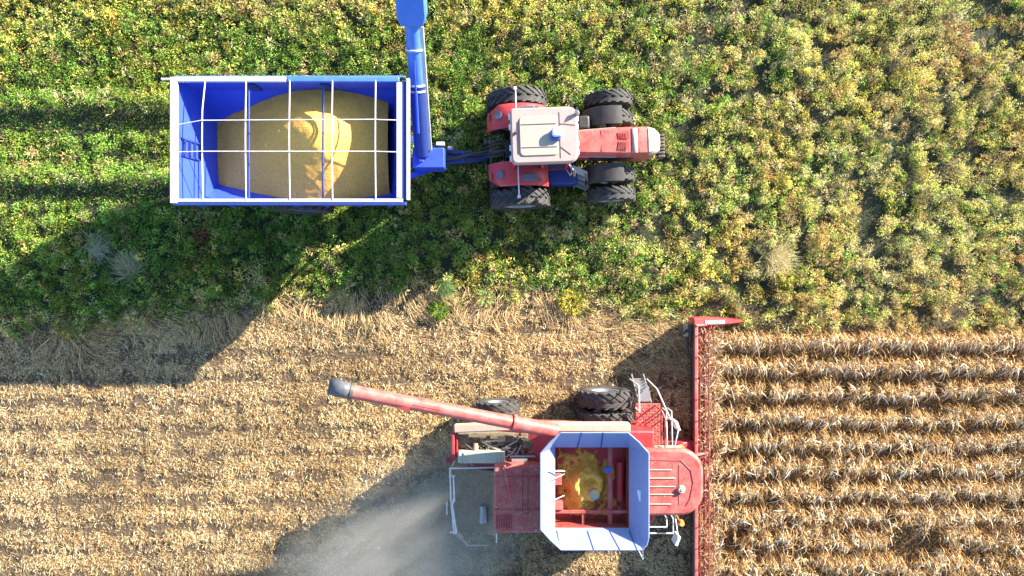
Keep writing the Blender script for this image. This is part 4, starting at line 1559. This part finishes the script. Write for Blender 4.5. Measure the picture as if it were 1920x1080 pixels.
# long lodged stalks along the edge of the weeds
m_ = 5200
xe = rng.uniform(-21, 6.4, m_)
ye = bound(xe) + rng.normal(-0.45, 0.5, m_)
kk = lat(xe + 40, ye + 40, 68, 0.9) > 0.42
xe, ye = xe[kk], ye[kk]
m_ = len(xe)
azl = R(-60) + 3.0 * (lat(xe + 40, ye + 40, 67, 1.1) - 0.5) + rng.normal(0, 0.25, m_)
ql = ribbons(np.stack([xe, ye, np.full(m_, 0.04)], 1), azl, rng.uniform(0.25, 0.7, m_), rng.uniform(0.012, 0.026, m_), rng.uniform(0.1, 0.45, m_), rng.uniform(0.1, 0.4, m_), 3)
cl = np.tile(np.array([0.62, 0.44, 0.22]) * (0.6 + 0.7 * rng.random((m_, 1))), (3, 1))
kv = np.concatenate([kv, ql], 0)
col = np.concatenate([col, np.clip(cl, 0.01, 0.8)], 0)
o = quads_object('straw', kv, col, M['straw'])
tag(o, 'chopped tan straw and stubble lying behind the combine', 'straw', kind='stuff')

# ---- standing crop, one object per row
ROWY = [(540 - (640 + 45.8 * i)) / 52 for i in range(14)]
lab = ['first row of dry crop, next to the green weeds', 'second row of dry crop from the green weeds', 'third row of dry crop from the green weeds',
       'fourth row of dry crop from the green weeds', 'fifth row of dry crop, level with the tank top edge', 'sixth row of dry crop, meeting the header above the cab middle',
       'seventh row of dry crop, in line with the cab middle', 'eighth row of dry crop, in line with the near edge of the cab', 'ninth row of dry crop, just below the cab',
       'tenth row of dry crop from the green weeds', 'eleventh and last visible row of dry crop from the green weeds']
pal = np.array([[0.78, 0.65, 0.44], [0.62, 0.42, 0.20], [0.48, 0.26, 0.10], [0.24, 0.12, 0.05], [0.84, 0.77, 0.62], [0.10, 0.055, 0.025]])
for ri, yr in enumerate(ROWY):
    if ri == 11:
        break
    n_pl = int(15.8 / 0.075)
    sx_ = 6.55 + 15.8 * (np.arange(n_pl) + rng.uniform(-0.4, 0.4, n_pl)) / n_pl
    wob = 0.25 + 0.06 * ri
    sy_ = yr + rng.normal(0, 0.06 + 0.012 * ri, n_pl) + 0.32 * wob * (lat(sx_ + 40, np.full(n_pl, yr + 40), 70, 1.3) - 0.5)
    gap = lat(sx_ + 40, np.full(n_pl, yr * 3 + 60), 71, 0.55)
    keep = gap > 0.13
    sx_, sy_ = sx_[keep], sy_[keep]
    n_pl = len(sx_)
    hp = rng.uniform(0.62, 0.98, n_pl)
    lx, ly = rng.normal(0.0, 0.10, n_pl), rng.normal(0.10, 0.10, n_pl)
    allq, allc = [], []
    # stems
    base = np.stack([sx_, sy_, np.zeros(n_pl)], 1)
    topv = np.stack([sx_ + lx, sy_ + ly, hp], 1)
    d = topv - base
    s = np.tile(np.array([[0.8, 0.6, 0]]), (n_pl, 1)) * 0.012
    allq.append(np.stack([base - s, base + s, topv + s * 0.5, topv - s * 0.5], 1))
    allc.append(pal[rng.choice([0, 1, 3], n_pl)])
    # leaves: arching, most hanging to the two sides of the row
    nlv = 19
    idx = np.repeat(np.arange(n_pl), nlv)
    t = rng.uniform(0.25, 1.0, len(idx))
    b0 = base[idx] + d[idx] * t[:, None]
    sgn = np.where(rng.random(len(idx)) < 0.62, -1, 1)
    az = sgn * np.pi / 2 + rng.normal(0, 0.62, len(idx))
    L = np.where(sgn < 0, rng.uniform(0.14, 0.52, len(idx)), rng.uniform(0.10, 0.36, len(idx)))
    W = rng.uniform(0.018, 0.042, len(idx))
    q = ribbons(b0, az, L, W, rng.uniform(0.0, 0.30, len(idx)), rng.uniform(0.15, 0.75, len(idx)), 3)
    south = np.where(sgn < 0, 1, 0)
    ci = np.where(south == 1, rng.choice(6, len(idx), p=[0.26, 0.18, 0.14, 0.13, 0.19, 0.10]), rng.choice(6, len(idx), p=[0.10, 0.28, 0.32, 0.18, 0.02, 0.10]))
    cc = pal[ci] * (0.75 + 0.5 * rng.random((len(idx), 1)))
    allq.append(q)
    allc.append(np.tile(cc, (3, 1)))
    # orange tops
    idx = np.repeat(np.arange(n_pl), 5)
    b0 = topv[idx] + rng.normal(0, 0.07, (len(idx), 3)) + np.array([0, 0.07, 0])
    az = rng.uniform(0, 2 * np.pi, len(idx))
    q = ribbons(b0, az, rng.uniform(0.06, 0.18, len(idx)), rng.uniform(0.014, 0.032, len(idx)), rng.uniform(0, 0.15, len(idx)), rng.uniform(0, 0.25, len(idx)), 2)
    cc = np.array([0.62, 0.38, 0.15]) * (0.6 + 0.7 * rng.random((len(idx), 1)))
    allq.append(q)
    allc.append(np.tile(cc, (2, 1)))
    q = np.concatenate(allq, 0)
    q[:, :, 0] -= 7.0
    q[:, :, 1] -= yr
    o = quads_object('crop_row', q, np.clip(np.concatenate(allc, 0), 0.01, 0.85), M['dry_leaf'])
    o.location = (7.0, yr, 0)
    tag(o, lab[ri], 'crop row', group='standing rows of dry crop')

# litter between the rows
n = 60000
x = rng.uniform(6.9, 22.3, n)
y = rng.uniform(-13, -1.5, n)
az = rng.uniform(0, 2 * np.pi, n)
el = rng.normal(0.05, 0.2, n)
direc = np.stack([np.cos(az) * np.cos(el), np.sin(az) * np.cos(el), np.sin(el)], 1)
side = unit(np.cross(direc, unit(np.stack([rng.normal(0, .3, n), rng.normal(0, .3, n), np.ones(n)], 1))))
kv = kites(np.stack([x, y, 0.02 + 0.05 * rng.random(n)], 1), direc, side, rng.uniform(0.05, 0.18, n), rng.uniform(0.012, 0.035, n))
kv[:, :, 2] = np.maximum(kv[:, :, 2], 0.008)
pal2 = np.array([[0.46, 0.26, 0.09], [0.27, 0.13, 0.045], [0.52, 0.34, 0.15], [0.09, 0.045, 0.02]])
col = pal2[rng.choice(4, n, p=[0.3, 0.35, 0.15, 0.2])] * (0.7 + 0.6 * rng.random((n, 1)))
tag(quads_object('leaf_litter', kv, np.clip(col, 0.01, 0.8), M['straw']), 'brown fallen leaves on the soil between the crop rows', 'leaf litter', kind='stuff')

n = 4200
x = KX + rng.uniform(hx + 0.12, hx + 0.95, n)
y = rng.uniform(-10.6, -1.45, n)
keep = rng.random(n) < np.where((y < -5.0) & (y > -8.2), 0.35, 0.95)
x, y = x[keep], y[keep]
n = len(x)
z = np.where(rng.random(n) < 0.35, rng.uniform(0.3, 0.55, n), rng.uniform(0.6, 1.05, n))
q = ribbons(np.stack([x, y, z], 1), rng.uniform(0, 2 * np.pi, n), rng.uniform(0.10, 0.38, n), rng.uniform(0.014, 0.036, n), rng.uniform(-0.1, 0.15, n), rng.uniform(0, 0.25, n), 3)
cc = pal[rng.choice(6, n, p=[0.24, 0.26, 0.22, 0.14, 0.08, 0.06])] * (0.45 + 0.5 * rng.random((n, 1)))
tag(quads_object('cut_crop', q, np.clip(np.tile(cc, (3, 1)), 0.01, 0.8), M['dry_leaf']), 'dry stalks and leaves tangled in the red reel of the header', 'cut crop', kind='stuff')

# ================================================================== DUST behind the combine
def dust_mat():
    m = bpy.data.materials.new('chaff_dust')
    m.use_nodes = True
    nt = m.node_tree
    nt.nodes.remove(nt.nodes['Principled BSDF'])
    out = nt.nodes['Material Output']
    v = nt.nodes.new('ShaderNodeVolumePrincipled')
    v.inputs['Color'].default_value = (0.98, 0.94, 0.87, 1)
    v.inputs['Anisotropy'].default_value = 0.2
    tc = nt.nodes.new('ShaderNodeTexCoord')
    ln = nt.nodes.new('ShaderNodeVectorMath')
    ln.operation = 'LENGTH'
    mr = nt.nodes.new('ShaderNodeMapRange')
    mr.interpolation_type = 'SMOOTHSTEP'
    mr.inputs['From Min'].default_value = 1.0
    mr.inputs['From Max'].default_value = 0.15
    no = nt.nodes.new('ShaderNodeTexNoise')
    no.inputs['Scale'].default_value = 2.2
    no.inputs['Detail'].default_value = 5
    no.inputs['Roughness'].default_value = 0.6
    nr = nt.nodes.new('ShaderNodeMapRange')
    nr.inputs['From Min'].default_value = 0.36
    nr.inputs['From Max'].default_value = 0.72
    mu = nt.nodes.new('ShaderNodeMath')
    mu.operation = 'MULTIPLY'
    m2 = nt.nodes.new('ShaderNodeMath')
    m2.operation = 'MULTIPLY'
    m2.inputs[1].default_value = 2.0
    Lk = nt.links.new
    Lk(tc.outputs['Object'], ln.inputs[0])
    Lk(ln.outputs['Value'], mr.inputs['Value'])
    mp = nt.nodes.new('ShaderNodeMapping')
    mp.inputs['Scale'].default_value = (0.9, 1.7, 1.0)
    Lk(tc.outputs['Object'], mp.inputs['Vector'])
    Lk(mp.outputs['Vector'], no.inputs['Vector'])
    Lk(no.outputs['Fac'], nr.inputs['Value'])
    Lk(mr.outputs['Result'], mu.inputs[0])
    Lk(nr.outputs['Result'], mu.inputs[1])
    Lk(mu.outputs[0], m2.inputs[0])
    Lk(m2.outputs[0], v.inputs['Density'])
    Lk(v.outputs[0], out.inputs['Volume'])
    return m


m = MB()
nu, nv = 28, 14
V = []
for j in range(nv + 1):
    for i in range(nu):
        a, b = 2 * math.pi * i / nu, math.pi * j / nv
        V.append((math.sin(b) * math.cos(a), math.sin(b) * math.sin(a), math.cos(b)))
m.add(V, [(j * nu + i, j * nu + (i + 1) % nu, (j + 1) * nu + (i + 1) % nu, (j + 1) * nu + i) for j in range(nv) for i in range(nu)])
o = m.build('dust_cloud', dust_mat(), None, smooth=0)
o.location = (-3.7, -8.9, 1.62)
o.scale = (6.6, 3.3, 1.58)
o.rotation_euler = (0, 0, R(34))
tag(o, 'pale grey dust drifting behind the combine', 'dust cloud', kind='stuff')

# ---- chaff lying on the combine and flying out behind it
def flecks(pts, sz):
    n = len(pts)
    az = rng.uniform(0, 2 * np.pi, n)
    el = rng.normal(0.1, 0.25, n)
    d = np.stack([np.cos(az) * np.cos(el), np.sin(az) * np.cos(el), np.sin(el)], 1)
    sd_ = unit(np.cross(d, unit(np.stack([rng.normal(0, .2, n), rng.normal(0, .2, n), np.ones(n)], 1))))
    return kites(pts, d, sd_, rng.uniform(0.6, 1.6, n) * sz, rng.uniform(0.15, 0.4, n) * sz)


pts = []
for (x0_, x1_, y0_, y1_, z_, n_) in ((d0.x, d1.x, d1.y, d0.y, 3.362, 420), (s0.x, s1.x, s1.y, s0.y, None, 1100), (e0_.x, e1_.x, e1_.y, e0_.y, 2.9, 320),
                                     (c0.x, c1.x, c1.y, c0.y, 3.105, 50), (cx0, cx1 - 0.2, cyc - 0.8, cyc + 0.8, 3.606, 90), (p0.x, p1.x, p1.y, p0.y, 2.01, 60)):
    xx, yy = rng.uniform(x0_ + 0.04, x1_ - 0.04, n_), rng.uniform(y0_ + 0.04, y1_ - 0.04, n_)
    zz = np.full(n_, z_) if z_ else 1.92 + 0.70 * (xx - s0.x) / (s1.x + 0.1 - s0.x)
    pts.append(np.stack([xx + KX, yy + KY, zz], 1))
pts = np.concatenate(pts, 0)
q = flecks(pts, 0.055)
cc = np.array([0.50, 0.36, 0.20]) * (0.5 + 0.8 * rng.random((len(pts), 1)))
tag(quads_object('chaff', q, cc, M['straw']), 'bits of tan chaff scattered over the rear deck of the combine', 'chaff', kind='stuff')
n = 1500
u_ = rng.normal(0, 0.42, (n, 3))
ca, sa = math.cos(R(34)), math.sin(R(34))
pts = np.stack([-3.0 + 5.2 * u_[:, 0] * ca - 2.4 * u_[:, 1] * sa, -8.6 + 5.2 * u_[:, 0] * sa + 2.4 * u_[:, 1] * ca, np.clip(1.2 + 1.1 * u_[:, 2], 0.15, 2.9)], 1)
pts = pts[(pts[:, 0] < -1.6) | (pts[:, 1] < -8.2)]
q = flecks(pts, 0.06)
cc = np.array([0.74, 0.62, 0.42]) * (0.6 + 0.6 * rng.random((len(pts), 1)))
tag(quads_object('flying_chaff', q, np.clip(cc, 0, .85), M['straw']), 'chaff flying in the dust behind the combine', 'chaff', kind='stuff')
